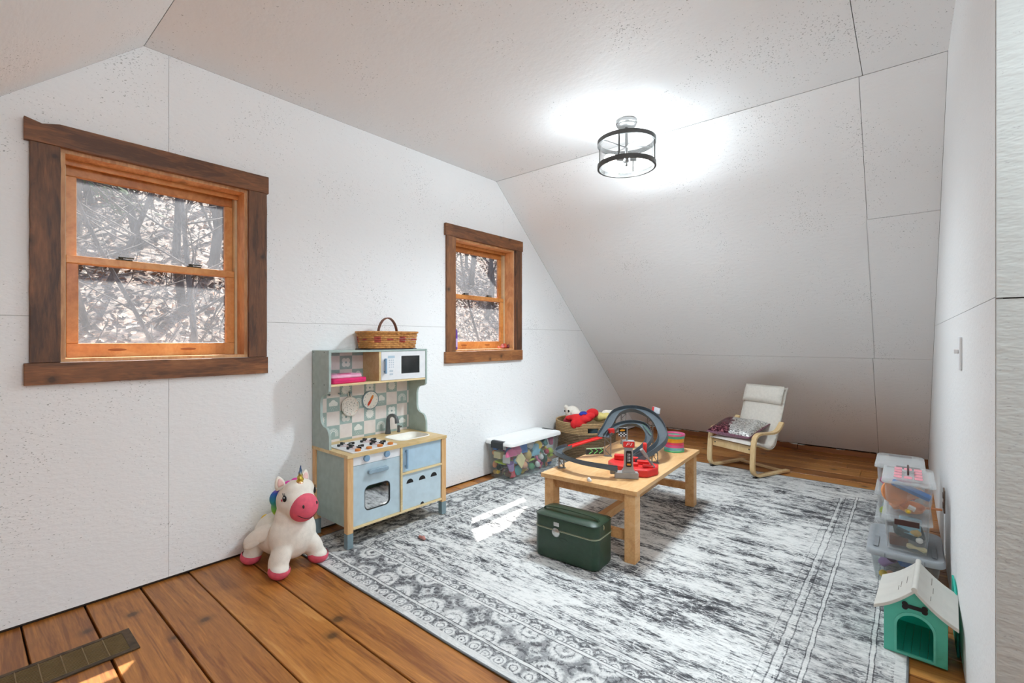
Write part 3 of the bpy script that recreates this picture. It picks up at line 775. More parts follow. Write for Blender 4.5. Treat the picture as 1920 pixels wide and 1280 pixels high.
# control panel with two knobs
FX = KD-0.012
CP = B('control_panel', M_WHITE, K, FX-0.008, FX+0.003, 0.0375, 0.351, 0.4525, KC-0.019)
for ky in (0.12, 0.255):
    kn = obj('knob', tube(bm_new(), [(FX+0.0032, ky, 0.483), (FX+0.012, ky, 0.483), (FX+0.018, ky, 0.483)], 0.018, 24, rs=[0.0185, 0.0185, 0.0165]), M_BLUEH, CP, smooth='auto')
    bm = bm_new()
    for j in range(7):
        a = -0.3+j*(PI+0.6)/6; ell(bm, (FX+0.0032, ky+0.024*math.cos(a), 0.483+0.024*math.sin(a)), (0.0006, 0.0016, 0.0016), 8, 5)
    obj('dial_marks', bm, M_BLUEH, CP)
# oven door with a window
def plate_with_hole(y0, y1, z0, z1, hy, hz, hw, hh, hr, x0, x1):
    hole = rrect(hw, hh, hr, 4, hy, hz); out = []
    for (sx, sz) in ((1, 1), (-1, 1), (-1, -1), (1, -1)): out += [(y1 if sx > 0 else y0, z1 if sz > 0 else z0)]*5
    bm = bm_new(); panel_hole(bm, out, hole, x0, x1, yz); bmesh.ops.remove_doubles(bm, verts=bm.verts, dist=1e-6); return bm
OD = obj('oven_door', plate_with_hole(0.038, 0.3505, 0.1195, 0.4505, 0.196, 0.255, 0.172, 0.142, 0.032, FX-0.008, FX+0.003), M_BLUE, K)
obj('window_trim', plate_with_hole(0.107, 0.285, 0.181, 0.329, 0.196, 0.255, 0.160, 0.130, 0.028, FX-0.003, FX-0.0005), M_DARK, OD)
gm = G('tinted_mirror_window'); gm.set(Base_Color=lin((196, 198, 200)), Roughness=0.04, Metallic=1.0)
OVWIN = obj('oven_window', prism(bm_new(), rrect(0.176, 0.146, 0.034, 4, 0.196, 0.255), FX-0.006, FX-0.0032, yz), gm.m, OD)
def handle(name, par, p0, p1, r=0.007, out=0.018, mat=M_BLUEH):
    p0, p1 = Vector(p0), Vector(p1); o = Vector((out, 0, 0))
    bm = bm_new(); tube(bm, [p0+o, p1+o], r, 10); d = (p1-p0)*0.12
    cyl(bm, p0+d, p0+d+o, r*0.8, n=8); cyl(bm, p1-d, p1-d+o, r*0.8, n=8)
    return obj(name, bm, mat, par, smooth='auto')
bm = bm_new(); prism(bm, rrect(0.132, 0.022, 0.010, 4, 0.19, 0.405), FX+0.010, FX+0.028, yz); box(bm, FX+0.003, FX+0.012, 0.132, 0.148, 0.398, 0.411); box(bm, FX+0.003, FX+0.012, 0.232, 0.248, 0.398, 0.411)
obj('oven_handle', bm, flat((142, 164, 178), 0.4), OD, smooth='auto', bevel=0.002)
# cupboard door and lower door, black half-moon plates standing for its shaded holes
CD = B('cupboard_door', flat((176, 202, 219), 0.45, var=0.03), K, FX-0.008, FX+0.003, 0.3655, KW-0.038, 0.3475, KC-0.020)
handle('cupboard_handle', CD, (FX+0.003, 0.392, 0.37), (FX+0.003, 0.392, 0.485), 0.008, 0.016)
LDm = flat((190, 208, 217), 0.45, var=0.03)
LD = B('lower_door', LDm, K, FX-0.008, FX+0.003, 0.3655, KW-0.038, 0.1195, 0.3325)
for hy in (0.425, 0.520, 0.614):
    half = [(hy+0.026*math.cos(a), 0.272+0.026*math.sin(a)) for a in [k*PI/12 for k in range(13)]]
    obj('half_moon_dark', prism(bm_new(), half, FX+0.0025, FX+0.0034, yz), M_BLACK, LD)
half = [(0.52+0.014*math.cos(a), 0.1198+0.014*math.sin(a)) for a in [k*PI/12 for k in range(13)]]
obj('half_moon_dark', prism(bm_new(), half, FX+0.0025, FX+0.0034, yz), M_BLACK, LD)
# upper unit
prof = [(0.0, KC+0.0005), (0.0, 1.085), (0.192, 1.085), (0.192, 0.880), (0.190, 0.866)]
prof += [(0.192-0.046*(1-math.cos(a))-0.0, 0.862-0.03*math.sin(a)) for a in [k*PI/10 for k in range(1, 6)]]
prof += [(0.146-0.05*math.sin(a), 0.832-0.05*(1-math.cos(a))) for a in [k*PI/10 for k in range(1, 6)]]
prof += [(0.096, 0.70)]
prof += [(0.096+0.05*(1-math.cos(a)), 0.70-0.055*math.sin(a)) for a in [k*PI/10 for k in range(1, 6)]]
prof += [(0.146+0.048*math.sin(a), 0.645-0.07*(1-math.cos(a))) for a in [k*PI/10 for k in range(1, 6)]]
prof += [(0.194, KC+0.0005)]
for ly in (-0.001, KW-0.013):
    sp = obj('upper_side', prism(bm_new(), prof, ly, ly+0.014, lambda a, b, t: (a, t, b)), M_SAGE, K)
    if ly < 0:
        bm = bm_new()
        for (sx, sz) in ((0.02, 1.075), (0.14, 1.075), (0.02, 0.888), (0.14, 0.888)): ell(bm, (sx, ly-0.0002, sz), (0.004, 0.0008, 0.004), 8, 5)
        obj('screw_heads', bm, M_DARK, sp)
B('top_board', M_SAGE, K, 0.0, 0.1905, 0.0135, KW-0.0135, 1.073, 1.085, bevel=0.001)
B('upper_shelf', M_PLY, K, 0.010, 0.190, 0.0135, KW-0.0135, 0.878, 0.890, bevel=0.001)
B('upper_divider', M_PLY, K, 0.010, 0.188, 0.334, 0.346, 0.8905, 1.0725)
def checker():
    g = G('checker_backsplash'); v = g.obj(); sx = g.n('SeparateXYZ', {0: v})
    T = 0.0855
    a = g.math('FLOOR', g.math('DIVIDE', g.math('ADD', sx.outputs[1], 0.0), T)); b = g.math('FLOOR', g.math('DIVIDE', g.math('SUBTRACT', sx.outputs[2], 0.535), T))
    par = g.math('PINGPONG', g.math('ADD', a, b), 1.0)
    nz = g.noise(v, 30, 2)
    c0 = g.ramp(nz, [(0.3, lin((220, 209, 203))), (0.7, lin((227, 217, 211)))]); c1 = g.ramp(nz, [(0.3, lin((152, 170, 165))), (0.7, lin((162, 179, 174)))])
    g.set(Base_Color=g.mix(par, c0, c1), Roughness=0.5); return g.m
BS = B('backsplash', checker(), K, 0.0, 0.008, 0.0135, KW-0.0135, KC+0.0005, 1.0725)
T = 0.0855
M_PRINT = flat((226, 226, 220), 0.55, var=0.02)
def disc(bm, cy, cz, r, n=18, a0=0.0, a1=2*PI, x=0.0085):
    pts = [(cy+r*math.cos(a0+(a1-a0)*k/n), cz+r*math.sin(a0+(a1-a0)*k/n)) for k in range(n+(0 if a1-a0 > 6.2 else 1))]
    prism(bm, pts, 0.0079, x, yz)
for row in range(7):
    for c in range(8):
        if (row+c) % 2 == 0: continue
        cy, cz = (c+0.5)*T, 0.535+(row+0.5)*T
        if cz > 1.05 or cy+0.03 > KW-0.014 or (cy > 0.34 and cz > 0.88): continue
        if row % 2 == 0: kind = 'rainbow' if (c//2+row//2) % 2 == 0 else 'cloud'
        else: kind = 'sun' if (c//2+row//2) % 2 == 0 else 'flower'
        bm = bm_new(); ink = bm_new()
        if kind == 'rainbow':
            zb = cz-0.026
            for r0, r1 in ((0.030, 0.033), (0.023, 0.027), (0.014, 0.019)):
                n = 14; pts = [(cy+r1*math.cos(k*PI/n), zb+0.018+r1*math.sin(k*PI/n)) for k in range(n+1)]+[(cy-r1, zb), (cy-r0, zb)]+[(cy-r0*math.cos(k*PI/n), zb+0.018+r0*math.sin(k*PI/n)) for k in range(n+1)]+[(cy+r0, zb), (cy+r1, zb)]
                vs0 = [bm.verts.new((0.0085, a, b)) for a, b in pts[:n+1]]; vs1 = [bm.verts.new((0.0085, cy+r0*math.cos(k*PI/n), zb+0.018+r0*math.sin(k*PI/n))) for k in range(n+1)]
                for k in range(n): face(bm, [vs0[k], vs0[k+1], vs1[k+1], vs1[k]])
                for s_ in (0, n):
                    q = [vs0[s_], vs1[s_]]; e = [bm.verts.new((0.0085, q[1].co.y, zb)), bm.verts.new((0.0085, q[0].co.y, zb))]; face(bm, q+e)
        elif kind == 'cloud':
            for (a, b, r) in ((-0.016, 0.004, 0.013), (0.0, 0.012, 0.017), (0.017, 0.004, 0.013)): disc(bm, cy+a, cz+b, r, x=0.0085+abs(a)*0.005)
            prism(bm, [(cy-0.028, cz-0.008), (cy+0.029, cz-0.008), (cy+0.026, cz+0.003), (cy-0.026, cz+0.003)], 0.0079, 0.0087, yz)
            for (a, b) in ((-0.018, -0.018), (-0.005, -0.022), (0.009, -0.018), (0.02, -0.023), (-0.012, -0.030), (0.002, -0.032)): disc(bm, cy+a, cz+b, 0.0018, 6)
        elif kind == 'sun':
            pts = [(cy+(0.034 if k % 2 == 0 else 0.024)*math.cos(k*PI/14), cz+(0.034 if k % 2 == 0 else 0.024)*math.sin(k*PI/14)) for k in range(28)]
            prism(bm, pts, 0.0079, 0.0085, yz)
        else:
            for k in range(4): disc(bm, cy+0.0175*math.cos(PI/4+k*PI/2), cz+0.0175*math.sin(PI/4+k*PI/2), 0.0155, x=0.0085+k*0.0001)
            disc(ink, cy, cz, 0.007, x=0.0093)
        mo = obj('printed_'+kind, bm, M_PRINT, BS)
        if kind in ('sun', 'cloud'):
            disc(ink, cy-0.006, cz+0.004, 0.0012, 6, x=0.0092); disc(ink, cy+0.006, cz+0.004, 0.0012, 6, x=0.0092); prism(ink, [(cy-0.004, cz-0.003), (cy, cz-0.005), (cy+0.004, cz-0.003), (cy, cz-0.0038)], 0.0085, 0.0092, yz)
        if len(ink.verts): obj('print_detail', ink, flat((146, 164, 160), 0.5), mo)
        else: ink.free()
# microwave door
MW = obj('microwave_door', plate_with_hole(0.348, KW-0.0145, 0.892, 1.0715, 0.575, 0.985, 0.150, 0.115, 0.003, 0.180, 0.190), M_WHITE, K)
mg = clear_plastic('smoked_window', (120, 128, 128), 0.05)
B('microwave_window', mg, MW, 0.183, 0.185, 0.499, 0.651, 0.927, 1.043)
handle('microwave_handle', MW, (0.19, 0.372, 0.935), (0.19, 0.372, 1.03), 0.008, 0.014)
pad = B('display', flat((176, 198, 212), 0.4), MW, 0.1895, 0.1908, 0.398, 0.448, 1.030, 1.046)
bm = bm_new()
for j in range(4):
    for i in range(3): disc(bm, 0.408+i*0.015, 1.017-j*0.0145, 0.0045, 10, x=0.1907)
for v in bm.verts: v.co.x = 0.1895 if v.co.x < 0.1 else v.co.x
obj('keypad_print', bm, flat((196, 204, 212), 0.4), MW)
for z in (0.943, 0.922): B('button', flat((196, 206, 214), 0.4), MW, 0.1895, 0.1908, 0.410, 0.436, z, z+0.012)
# hooks on the backsplash
for (hy, hz) in ((0.092, 0.815), (0.163, 0.815), (0.234, 0.817)):
    bm = cyl(bm_new(), (0.008, hy, hz), (0.028, hy, hz), 0.0045, n=10); ell(bm, (0.030, hy, hz), (0.005, 0.007, 0.007), 10, 6)
    obj('hook', bm, M_SLATE, K, smooth='auto')
# clock fixed to the backsplash
CK = obj('clock', tube(bm_new(), [(0.0096, 0.386, 0.753), (0.016, 0.386, 0.753)], 0.062, 32), M_SLATE, K, smooth='auto')
obj('clock_face', tube(bm_new(), [(0.0161, 0.386, 0.753), (0.0175, 0.386, 0.753)], 0.055, 32), M_CREAM, CK, smooth='auto')
bm = bm_new()
for k in range(12):
    a = k*PI/6; ell(bm, (0.0176, 0.386+0.046*math.cos(a), 0.753+0.046*math.sin(a)), (0.0006, 0.003, 0.003), 8, 5)
obj('hour_marks', bm, flat((150, 158, 164), 0.5), CK)
def hand(L, w, a, x): return prism(bm_new(), [(0.386+p*math.cos(a)-q*math.sin(a), 0.753+p*math.sin(a)+q*math.cos(a)) for p, q in ((-0.006, -w*0.6), (L*0.5, -w), (L*0.9, -w*0.6), (L, 0), (L*0.9, w*0.6), (L*0.5, w), (-0.006, w*0.6))], x, x+0.003, yz)
obj('hour_hand', hand(0.036, 0.008, math.radians(62), 0.018), flat((226, 132, 44), 0.5), CK)
obj('minute_hand', hand(0.042, 0.008, math.radians(236), 0.0185), flat((206, 66, 36), 0.5), CK)

# things on the kitchen
def pot_mat():
    g = G('speckled_cloth'); v = g.obj(); d = g.vor(v, 130.0, out='Distance'); cc = g.vor(v, 130.0, out='Color')
    k = g.ramp(d, [(0.24, 1.0), (0.30, 0.0)])
    c = g.ramp(g.n('SeparateColor', {0: cc}).outputs[0], [(0.0, lin((60, 58, 60))), (0.4, lin((196, 110, 84))), (0.7, lin((120, 130, 128))), (1.0, lin((214, 160, 120)))], 'CONSTANT')
    g.set(Base_Color=g.mix(k, lin((226, 218, 208)), c), Roughness=0.9); return g.m
PH = thing('pot_holder', 'round speckled cloth pot holder hanging from a play kitchen hook', 'pot holder', (KX+0.026, KY+0.234, 0.729), rot=(0, math.radians(-7), 0))
bm = bm_new(); ell(bm, (0, 0, 0), (0.009, 0.058, 0.058), 28, 14)
obj('pad', bm, pot_mat(), PH, smooth=True)
bm = bm_new(); tube(bm, [(0, 0.058*math.cos(2*PI*k/40), 0.058*math.sin(2*PI*k/40)) for k in range(40)], 0.0035, 6, closed=True)
obj('edge_piping', bm, flat((214, 206, 196), 0.9), PH, smooth=True)
obj('loop', tube(bm_new(), [(0.0, -0.006, 0.056), (0.0, -0.011, 0.080), (0.0, 0, 0.090), (0.0, 0.008, 0.080), (0.0, 0.006, 0.056)], 0.0035, 6), flat((214, 206, 196), 0.9), PH, smooth=True)

def rslab(bm, z0, z1, w, h, r, e=0.003):
    rstack(bm, [(z0, w-2*e, h-2*e, r), (z0+e, w, h, r), (z1-e, w, h, r), (z1, w-2*e, h-2*e, r)]); return bm
ta = thing('toy_laptop', 'bright magenta toy laptop lying under a pale pink one', 'toy laptop', (KX+0.102, KY+0.140, 0.8905), math.radians(4))
obj('body', rslab(bm_new(), 0, 0.030, 0.15, 0.235, 0.018, 0.006), flat((226, 44, 112), 0.4), ta, smooth='auto')
obj('hinge', tube(bm_new(), [(0.02, 0.118, 0.018), (0.02, 0.142, 0.018)], 0.010, 12), flat((226, 44, 112), 0.4), ta, smooth='auto')
obj('lid_seam', rslab(bm_new(), 0.0138, 0.0152, 0.1508, 0.2358, 0.018, 0.0004), flat((176, 24, 84), 0.5), ta)
tb = thing('toy_laptop', 'pale pink closed toy laptop on top of the magenta one', 'toy laptop', (KX+0.103, KY+0.127, 0.9208), math.radians(2))
obj('body', rslab(bm_new(), 0, 0.018, 0.13, 0.205, 0.015, 0.005), flat((240, 184, 208), 0.4), tb, smooth='auto')
obj('lid', rslab(bm_new(), 0.0182, 0.0235, 0.125, 0.20, 0.015, 0.002), flat((236, 164, 196), 0.4), tb, smooth='auto')
B('handle_inset', flat((208, 40, 100), 0.4), tb, 0.02, 0.055, -0.04, 0.03, 0.0236, 0.0256)

# woven basket on top
M_REED = wood('woven_reed', (150, 92, 40), (200, 140, 74), (222, 172, 104), (30, 30, 30), 0, 0.6)
M_REEDR = flat((158, 56, 40), 0.6); M_LEATH = flat((112, 62, 36), 0.5, bump=0.3)
BK = thing('woven_basket', 'oblong woven basket with arched brown handle on top of the play kitchen', 'basket', (KX+0.105, KY+0.455, 1.0915), math.radians(-2))
def rr_point(w, h, r, s):
    """point and outward normal at fraction s of a rounded rectangle"""
    a, b = w-2*r, h-2*r; per = 2*a+2*b+2*PI*r; t = (s % 1)*per
    for (L, kind, c, d) in (('a', 0, (a/2, h/2), (-1, 0)), ('r', 1, (-a/2, b/2), PI/2), ('b', 0, (-w/2, b/2), (0, -1)), ('r', 1, (-a/2, -b/2), PI), ('a', 0, (-a/2, -h/2), (1, 0)), ('r', 1, (a/2, -b/2), 1.5*PI), ('b', 0, (w/2, -b/2), (0, 1)), ('r', 1, (a/2, b/2), 0.0)):
        ln = {'a': a, 'b': b, 'r': PI*r/2}[L]
        if t <= ln:
            if kind == 0: return (c[0]+d[0]*t, c[1]+d[1]*t), (-d[1]*-1 if False else (d[1]), -d[0])
            an = d+t/r; return (c[0]+r*math.cos(an), c[1]+r*math.sin(an)), (math.cos(an), math.sin(an))
        t -= ln
    return (a/2, h/2), (0, 1)
NU, NR, BH = 44, 8, 0.100
for row in range(NR):
    z0 = 0.002+row*BH/NR; fw = 0.92+0.08*row/NR
    w, h = 0.18*fw, 0.385*fw
    bm = bm_new(); red = bm_new(); n = NU*4; rings = []
    for k in range(n):
        (px, py), (nx_, ny_) = rr_point(w, h, 0.05*fw, k/n)
        o_ = 0.0035*math.sin(2*PI*k/8+(PI if row % 2 else 0))
        c = Vector((px+nx_*o_, py+ny_*o_, z0)); N = Vector((nx_, ny_, 0)); hh = BH/NR*0.92
        rings.append([c+N*0.0015, c+N*0.0022+Vector((0, 0, hh/2)), c+N*0.0015+Vector((0, 0, hh)), c-N*0.0015+Vector((0, 0, hh)), c-N*0.0015])
    R = [[bm.verts.new(p) for p in q] for q in rings]
    for k in range(n):
        A, Bq = R[k], R[(k+1) % n]
        for j in range(5):
            f = face(bm, [A[j], A[(j+1) % 5], Bq[(j+1) % 5], Bq[j]])
            if row in (4,) and (k//8) % 2 == 0: f.material_index = 1
            if row in (3, 5) and (k//8) % 4 == 2: f.material_index = 1
    red.free()
    obj('woven_row', bm, [M_REED, M_REEDR], BK, smooth=True)
bm = bm_new(); tube(bm, [(*rr_point(0.185, 0.392, 0.051, k/80)[0], BH+0.004) for k in range(80)], 0.0065, 8, closed=True)
obj('rim', bm, M_REED, BK, smooth=True)
obj('base', rslab(bm_new(), 0.0, 0.004, 0.155, 0.34, 0.04, 0.001), M_REED, BK)
bm = bm_new(); pts = [(0, 0.072*math.cos(a), BH-0.02+0.118*math.sin(a)) for a in [-0.15+k*(PI+0.3)/24 for k in range(25)]]
loft(bm, [[(sx*0.012, p[1]*q, BH-0.02+(p[2]-BH+0.02)*q) for sx, q in ((-1, 0.97), (1, 0.97), (1, 1.03), (-1, 1.03))] for p in pts])
obj('handle', bm, M_LEATH, BK, smooth='auto')
tr_ = tag(obj('dark_tray', rslab(bm_new(), 0, 0.005, 0.17, 0.36, 0.006, 0.001), flat((56, 48, 58), 0.5)), 'thin dark board under the woven basket', 'board')
tr_.location = (KX+0.102, KY+0.45, 1.0856)
# ------------------------------------------------------------------ unicorn hopper
M_PLUSH = flat((236, 228, 216), 0.9, var=0.03, bump=0.2, scale=40, name='cream_plush'); M_PINK = flat((222, 92, 112), 0.85, bump=0.2, scale=40, name='pink_plush')
U = thing('unicorn_hopper', 'cream plush ride-on unicorn with pink snout and rainbow mane on the plank floor', 'plush toy', (-2.435, 1.105, 0), math.radians(6))
def blob(parts, vox, name, mat, par, smooth_it=8, rot=None):
    bm = bm_new()
    for c, r, M in parts: ell(bm, c, r, 24, 14, M)
    o = obj(name, bm, mat, par, smooth=True)
    m = o.modifiers.new('remesh', 'REMESH'); m.mode = 'VOXEL'; m.voxel_size = vox; m.use_smooth_shade = True
    s = o.modifiers.new('smooth', 'SMOOTH'); s.factor = 0.5; s.iterations = smooth_it
    return o
RY = lambda a: Matrix.Rotation(math.radians(a), 4, 'Y'); RX = lambda a: Matrix.Rotation(math.radians(a), 4, 'X'); RZ = lambda a: Matrix.Rotation(math.radians(a), 4, 'Z')
parts = [((-0.045, 0, 0.150), (0.165, 0.118, 0.105), None), ((0.055, 0, 0.170), (0.088, 0.118, 0.125), None), ((0.060, 0, 0.255), (0.075, 0.092, 0.10), None), ((0.075, 0, 0.345), (0.088, 0.088, 0.090), None),
         ((0.085, 0.012, 0.395), (0.066, 0.078, 0.052), None), ((0.115, 0, 0.33), (0.075, 0.078, 0.075), None)]
for sy in (-1, 1):
    parts += [((0.090, sy*0.088, 0.085), (0.055, 0.046, 0.085), RX(sy*22)), ((0.112, sy*0.104, 0.038), (0.052, 0.046, 0.036), None),
              ((-0.150, sy*0.082, 0.085), (0.055, 0.046, 0.08), RX(sy*18)), ((-0.158, sy*0.100, 0.036), (0.052, 0.044, 0.034), None)]
UB = blob(parts, 0.007, 'body', M_PLUSH, U, 10)
bm = bm_new(); ell(bm, (0.150, 0, 0.320), (0.062, 0.070, 0.070), 28, 18, RY(16)); SN = obj('snout', bm, M_PINK, U, smooth=True)
def snp(y, z, k=1.0):
    """x of the snout surface at y, z (rotated ellipsoid, by ray march)"""
    M = (Matrix.Translation((0.150, 0, 0.320)) @ RY(16)).inverted(); x = 0.26
    while x > 0.12:
        p = M @ Vector((x, y, z))
        if (p.x/0.062)**2+(p.y/0.070)**2+(p.z/0.070)**2 <= 1: return x
        x -= 0.0005
    return x
for sy in (-0.034, 0.038):
    bm = bm_new(); ell(bm, (snp(sy, 0.342)+0.0005, sy, 0.342), (0.003, 0.0055, 0.009), 12, 8, RY(-10)); obj('nostril', bm, M_BLACK, SN, smooth=True)
obj('mouth', tube(bm_new(), [(snp(y, z)+0.0005, y, z) for y, z in [(-0.054+0.108*k/14, 0.296-0.026*math.sin(PI*k/14)+0.006) for k in range(15)]], 0.0016, 6), M_BLACK, SN, smooth=True)
for sy in (-1, 1):
    bm = bm_new(); ell(bm, (0.118, sy*0.0805, 0.378), (0.0115, 0.006, 0.0165), 16, 10, RZ(-sy*20)); E_ = obj('eye', bm, M_BLACK, U, smooth=True)
    bm = bm_new(); ell(bm, (0.124, sy*0.0862, 0.385), (0.0035, 0.0015, 0.0045), 8, 6); obj('eye_glint', bm, M_WHITE, E_, smooth=True)
    bm = bm_new()
    for j in range(3): tube(bm, [(0.110+j*0.008, sy*0.082, 0.390), (0.104+j*0.009, sy*0.0835, 0.402+0.002*j)], 0.0012, 5)
    obj('eyelashes', bm, M_BLACK, E_)
    bm = bm_new(); ell(bm, (0.097, sy*0.0825, 0.366), (0.006, 0.002, 0.006), 10, 6); obj('cheek_heart', bm, M_PINK, U, smooth=True)
    # ears
    bm = bm_new(); M = Matrix.Translation((0.050, sy*0.062, 0.420)) @ RX(-sy*14)
    loft(bm, [[M @ Vector((w*0.45*math.cos(a), w*math.sin(a), h)) for a in [2*PI*k/12 for k in range(12)]] for h, w in ((-0.01, 0.026), (0.012, 0.027), (0.032, 0.021), (0.048, 0.011), (0.056, 0.002))])
    ER = obj('ear', bm, M_PLUSH, U, smooth=True)
    bm = bm_new(); M2 = Matrix.Translation((0.0085, 0, 0.0)) @ M; loft(bm, [[M2 @ Vector((0.004*math.cos(a), w*math.sin(a), h)) for a in [2*PI*k/10 for k in range(10)]] for h, w in ((0.004, 0.016), (0.016, 0.017), (0.03, 0.013), (0.043, 0.004))])
    obj('inner_ear', bm, flat((238, 196, 190), 0.85), ER, smooth=True)
    # wings
    bm = bm_new(); M = Matrix.Translation((0.0, sy*0.100, 0.215)) @ RZ(-sy*52) @ RY(-34)
    ell(bm, (-0.052, 0, 0), (0.075, 0.014, 0.032), 20, 12); ell(bm, (-0.085, 0, -0.014), (0.050, 0.012, 0.026), 16, 10); ell(bm, (-0.03, 0, -0.02), (0.05, 0.013, 0.026), 16, 10)
    for v in bm.verts: v.co = M @ v.co
    obj('wing', bm, M_PLUSH, U, smooth=True)
    # hoof covers
    for (fx, fy) in ((0.112, 0.104), (-0.158, 0.100)):
        bm = bm_new(); ell(bm, (fx, sy*fy, 0.037), (0.0555, 0.0485, 0.0385), 24, 16)
        bmesh.ops.bisect_plane(bm, geom=bm.verts[:]+bm.edges[:]+bm.faces[:], plane_co=(fx, 0, 0.056), plane_no=(0.2, 0, 1), clear_outer=True)
        obj('hoof', bm, M_PINK, U, smooth=True)
def rainbow(name, stops, axis=2, scale=1.0, off=0.0, rough=0.5, metal=0.0):
    g = G(name); v = g.obj(); c = g.n('SeparateXYZ', {0: v}).outputs[axis]
    f = g.math('MULTIPLY', g.math('SUBTRACT', c, off), scale)
    g.set(Base_Color=g.ramp(f, [(p, lin(c_)) for p, c_ in stops]), Roughness=rough, Metallic=metal); g.bump(g.noise(v, 220, 2), 0.4, 0.003); return g.m
M_HORN = rainbow('iridescent_horn', [(0.0, (214, 120, 170)), (0.22, (216, 186, 70)), (0.5, (196, 176, 84)), (0.7, (110, 140, 170)), (1.0, (60, 80, 130))], 2, 11.0, 0.425, 0.25, 0.7)
bm = bm_new(); rings = []
for k in range(41):
    t = k/40; c = Vector((0.108+0.006*t, 0.006, 0.425+0.095*t)); rr = 0.019*(1-t)+0.0015
    rings.append([c+Vector((math.cos(a), math.sin(a), 0))*rr*(1+0.13*math.sin(a+t*26)) for a in [2*PI*j/16 for j in range(16)]])
loft(bm, rings); obj('horn', bm, M_HORN, U, smooth=True)
M_MANE = rainbow('rainbow_fur', [(0.0, (226, 190, 60)), (0.25, (120, 196, 60)), (0.5, (40, 150, 150)), (0.75, (40, 90, 180)), (1.0, (226, 60, 170))], 2, 5.5, 0.24, 0.8)
blob([((-0.012, -0.035, 0.345), (0.038, 0.045, 0.045), None), ((-0.02, -0.03, 0.30), (0.036, 0.036, 0.05), None), ((0.02, 0.0, 0.395), (0.04, 0.034, 0.034), None), ((0.07, 0.01, 0.432), (0.035, 0.022, 0.018), None), ((-0.02, 0.02, 0.34), (0.035, 0.04, 0.06), None)], 0.006, 'mane', M_MANE, U, 3)
blob([((-0.205, 0.0, 0.17), (0.035, 0.022, 0.045), RY(30)), ((-0.225, 0.0, 0.13), (0.028, 0.02, 0.045), None)], 0.006, 'tail', M_MANE, U, 3)

# ------------------------------------------------------------------ floor grille
M_GR = flat((84, 66, 46), 0.5, 0.5, var=0.25, scale=30, name='rusty_brown_metal')
VG = thing('floor_grille', 'old brown metal floor vent grille set on the planks', 'vent', (-2.276, 0.225, 0))
VL, VW_ = 0.455, 0.178
bm = bm_new()
for (a, b, c, d) in ((-VW_/2, VW_/2, -VL/2, -VL/2+0.026), (-VW_/2, VW_/2, VL/2-0.026, VL/2), (-VW_/2, -VW_/2+0.018, -VL/2+0.026, VL/2-0.026), (VW_/2-0.018, VW_/2, -VL/2+0.026, VL/2-0.026)): box(bm, a, b, c, d, 0.0003, 0.006)
obj('frame', bm, M_GR, VG, bevel=0.001)
B('duct_pan', flat((28, 20, 14), 0.9), VG, -VW_/2+0.018, VW_/2-0.018, -VL/2+0.026, VL/2-0.026, 0.0003, 0.0012)
for k in range(15):
    x = -VW_/2+0.018+(k+0.5)*(VW_-0.036)/15
    B('louvre', flat((132, 106, 68), 0.45, 0.4), VG, x-0.0016, x+0.0016, -VL/2+0.026, VL/2-0.026, 0.0015, 0.0052)
for k in range(6):
    y = -VL/2+0.026+(k+1)*(VL-0.052)/7
    B('crossbar', flat((128, 104, 66), 0.5, 0.4), VG, -VW_/2+0.018, VW_/2-0.018, y-0.0015, y+0.0015, 0.0053, 0.0062)

# ------------------------------------------------------------------ coffee table
RT = 0.0068            # top of the rug pile
TB = thing('coffee_table', 'low rectangular birch table standing on the rug', 'table', (-1.355, 2.755, RT), math.radians(3.2))
TW, TL, TH = 0.575, 1.125, 0.385-RT
B('tabletop', M_TABLE, TB, -TW/2, TW/2, -TL/2, TL/2, TH-0.024, TH, bevel=0.002)
for sx in (-1, 1):
    for sy in (-1, 1):
        cx, cy = sx*(TW/2-0.045), sy*(TL/2-0.05)
        B('leg', M_TABLE, TB, cx-0.029, cx+0.029, cy-0.034, cy+0.034, 0.0003, TH-0.0245, bevel=0.002)
for sy in (-1, 1):
    cy = sy*(TL/2-0.05); B('apron', M_TABLE, TB, -TW/2+0.0745, TW/2-0.0745, cy-0.012, cy+0.012, TH-0.075, TH-0.0245)
    B('end_stretcher', M_TABLE, TB, -TW/2+0.0745, TW/2-0.0745, cy-0.016, cy+0.016, 0.105, 0.150)
B('long_stretcher', M_TABLE, TB, -0.020, 0.020, -TL/2+0.0665, TL/2-0.0665, 0.105, 0.150)
TZ = 0.385
# white bit stuck on the edge of the table
bm = bm_new(); ell(bm, (0, 0, 0.012), (0.011, 0.009, 0.012), 12, 8); ell(bm, (0.008, 0.002, 0.008), (0.007, 0.007, 0.008), 10, 6); ell(bm, (-0.007, 0.003, 0.006), (0.006, 0.006, 0.006), 10, 6)
o = tag(obj('white_clay_lump', bm, flat((238, 234, 228), 0.8), smooth=True), 'small lump of white modelling clay at the near edge of the table', 'clay'); o.location = (-1.310, 2.206, TZ-0.001)

